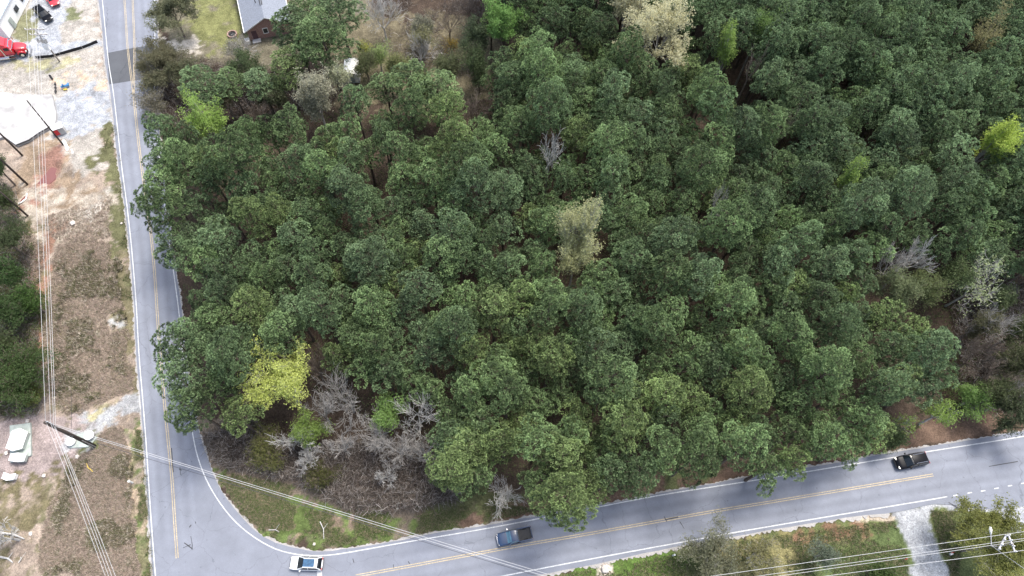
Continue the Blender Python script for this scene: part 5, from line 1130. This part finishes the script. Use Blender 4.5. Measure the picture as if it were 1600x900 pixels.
def pickup(px, py, rz):
    L, Wd, H = 5.75, 2.0, 1.85; w = Wd/2; h = L/2; p = at(px, py, .8); zb = 1.12
    r0 = empty('pickup_truck', (p[0], p[1], .02), rz, 'dark blue pickup with open black bed on the lower road', 'pickup truck')
    b_ = MB(); sts = [(-.35, 1.0, .35, zb), (0, 1.0, .35, zb), (h*.36, 1.0, .35, zb), (h*.42, 1.0, .34, zb+.02), (h*.70, .98, .34, zb-.03), (h-.32, .96, .34, zb-.10), (h-.10, .90, .38, zb-.20), (h, .80, .45, zb-.34)]
    loft(b_, [ringb(x, w*k, a, z) for x, k, a, z in sts]); finish(b_.build('body', M['carblue'], r0), 2)
    g = MB(); top = H-.04; z0 = zb-.06
    rg = lambda x, wb, wt, a, z1: [(x, wb, a), (x, wb*.35+wt*.65, a+(z1-a)*.7), (x, wt, z1-.01), (x, wt*.5, z1+.015), (x, -wt*.5, z1+.015), (x, -wt, z1-.01), (x, -(wb*.35+wt*.65), a+(z1-a)*.7), (x, -wb, a)]
    loft(g, [rg(-.52, w*.90, w*.84, z0, z0+.2), rg(-.42, w*.90, w*.78, z0, top-.05), rg(-.2, w*.92, w*.78, z0, top), rg(h*.20, w*.92, w*.78, z0, top), rg(h*.26, w*.92, w*.77, z0, top-.06), rg(h*.44, w*.90, w*.82, z0, z0+.08)])
    g.build('windows', M['skyglass'], r0)
    q = MB(); q.box(((-.42+h*.22)/2, 0, top+.02), (h*.22+.42, w*1.54, .06)); q.build('roof', M['carblue'], r0, bevel=.025)
    for s in (-1, 1):
        q = MB(); q.tube([(h*.22, s*w*.76, top), (h*.43, s*w*.86, zb+.02)], .045, 6); q.tube([(-.40, s*w*.76, top), (-.50, s*w*.87, zb)], .07, 6); q.tube([(.1, s*w*.78, top), (.1, s*w*.91, zb)], .035, 6); q.build('pillar', M['carblue'], r0)
        q = MB(); q.box((h*.36, s*(w+.14), zb+.10), (.18, .26, .20)); q.build('mirror', M['chrome'] if s < 0 else M['carblue'], r0, bevel=.04)
        q = MB(); q.box((h-.16, s*w*.70, zb-.24), (.14, .24, .10), -s*.25); q.build('headlight', M['amber'], r0, bevel=.02)
        q = MB(); q.box((-h+.05, s*w*.90, .90), (.10, .16, .36)); q.build('tail_light', M['redlens'], r0, bevel=.02)
        q = MB(); q.box(((-.55-h)/2, s*(w-.09), .80), (h-.60, .16, .62)); q.build('bed_side', M['carblue'], r0, bevel=.04)
        q = MB(); q.box((.15, s*(w-.04), .38), (2.0, .14, .05)); q.build('running_board', M['plastic'], r0)
    q = MB(); q.box(((-.55-h)/2, 0, .62), (h-.58, Wd-.36, .08)); q.build('bed_floor', M['plastic'], r0)
    q = MB(); q.box((-.60, 0, .85), (.08, Wd-.36, .5)); q.build('bed_front', M['carblue'], r0); q = MB(); q.box((-h+.06, 0, .80), (.10, Wd-.40, .60)); q.build('tailgate', M['carblue'], r0, bevel=.02)
    q = MB(); q.box((-.78, 0, 1.0), (.30, Wd-.40, .26)); q.build('toolbox', M['plastic'], r0, bevel=.02)
    q = MB(); q.box((-h-.02, 0, .50), (.12, Wd*.94, .14)); q.build('rear_bumper', M['plastic'], r0, bevel=.03)
    q = MB(); q.box((h-.01, 0, .62), (.10, w*1.15, .34)); q.build('grille', M['chrome'], r0, bevel=.02)
    wheels(r0, (h*.62, -h*.62), w, .40, .27); return r0
pt = pickup(804, 838, ang((831, 832), (778, 844))); pt.scale = (.84, .92, .9)
def semi():
    p = at(38, 90, 0); rz = ang((8, 93.5), (34, 89.5)); w = 1.2; ca, sa = math.cos(rz), math.sin(rz)
    r0 = empty('semi_truck', (p[0]-sa*w, p[1]+ca*w, .02), rz, 'red semi truck tractor with tall sleeper parked at the left edge', 'truck')
    b_ = MB(); b_.box((-3.2, 0, .75), (8.6, .95, .35)); b_.build('chassis', M['plastic'], r0)
    b_ = MB(); sts = [(-1.0, 1.02, .9, 2.05), (-.4, 1.0, .9, 2.0), (.3, .9, .85, 1.85), (.85, .78, .80, 1.65), (1.15, .62, .8, 1.45)]
    loft(b_, [ringb(x, k, a, z, .06) for x, k, a, z in sts]); finish(b_.build('hood', M['carred'], r0), 1)
    b_ = MB(); loft(b_, [ringb(-1.0, 1.16, .9, 2.3, .02), ringb(-1.45, 1.18, .9, 2.95, .03), ringb(-2.55, 1.2, .9, 3.05, .03)]); cab = b_.build('cab', M['carred'], r0, bevel=.03)
    b_ = MB(); b_.add([(-.99, -1.0, 2.12), (-.99, 1.0, 2.12), (-1.42, 1.0, 2.86), (-1.42, -1.0, 2.86), (-.94, -1.0, 2.14), (-.94, 1.0, 2.14), (-1.37, 1.0, 2.88), (-1.37, -1.0, 2.88)], [(0, 1, 2, 3), (7, 6, 5, 4), (0, 4, 5, 1), (1, 5, 6, 2), (2, 6, 7, 3), (3, 7, 4, 0)]); b_.build('windscreen', M['skyglass'], cab)
    b_ = MB(); loft(b_, [ringb(-1.7, 1.05, 2.3, 3.1, .05), ringb(-2.5, 1.22, .95, 3.75, .08), ringb(-3.4, 1.25, .95, 3.95, .08), ringb(-5.1, 1.25, .95, 3.95, .08)]); sl_ = b_.build('sleeper', M['carred'], r0, bevel=.04)
    b_ = MB(); b_.tube([(-2.6, -.2, 3.78), (-2.6, -.2, 4.0)], .2, 12); b_.build('roof_vent', M['plastic'], sl_)
    for s in (-1, 1):
        b_ = MB(); b_.box((-1.85, s*1.215, 2.35), (.8, .04, .6)); b_.build('side_window', M['glass'], cab)
        b_ = MB(); b_.box((-3.7, s*1.27, 2.7), (.6, .04, .35)); b_.build('sleeper_window', M['glass'], sl_)
        b_ = MB(); b_.tube([(-2.2, s*1.3, .62), (-3.9, s*1.3, .62)], .32, 14); b_.build('fuel_tank', M['chrome'], r0)
        b_ = MB(); b_.box((-2.0, s*1.32, 1.0), (1.7, .2, .08)); b_.box((-1.8, s*1.36, .5), (1.2, .2, .06)); b_.build('step', M['chrome'], r0)
        b_ = MB(); b_.tube([(-2.65, s*1.33, .9), (-2.65, s*1.33, 3.6)], .09, 10); b_.build('exhaust_stack', M['chrome'], r0)
        b_ = MB(); b_.tube([(-1.05, s*1.2, 2.0), (-.95, s*1.5, 2.1), (-.95, s*1.5, 2.7)], .03, 6); b_.box((-.95, s*1.52, 2.4), (.1, .22, .6)); b_.build('mirror', M['chrome'], r0)
        fd = MB(); fd.tube([(-.62, s*1.02, .75), (-.48, s*1.02, 1.1), (-.1, s*1.02, 1.28), (.35, s*1.0, 1.15), (.75, s*.9, .8)], [.16, .19, .21, .21, .2], 10); fd.build('fender', M['carred'], r0, smooth=True)
        b_ = MB(); b_.tube([(.80, s*.82, 1.05), (1.0, s*.82, 1.02)], [.17, .15], 12); b_.build('headlight', M['amber'], r0)
    b_ = MB(); b_.box((1.25, 0, .55), (.22, 2.25, .38)); b_.build('bumper', M['chrome'], r0, bevel=.04); b_ = MB(); b_.box((1.16, 0, 1.1), (.08, .95, .7)); b_.build('grille', M['chrome'], r0, bevel=.02)
    wheels(r0, (0, -5.6, -6.9), 1.25, .5, .3)
semi()
print('done')
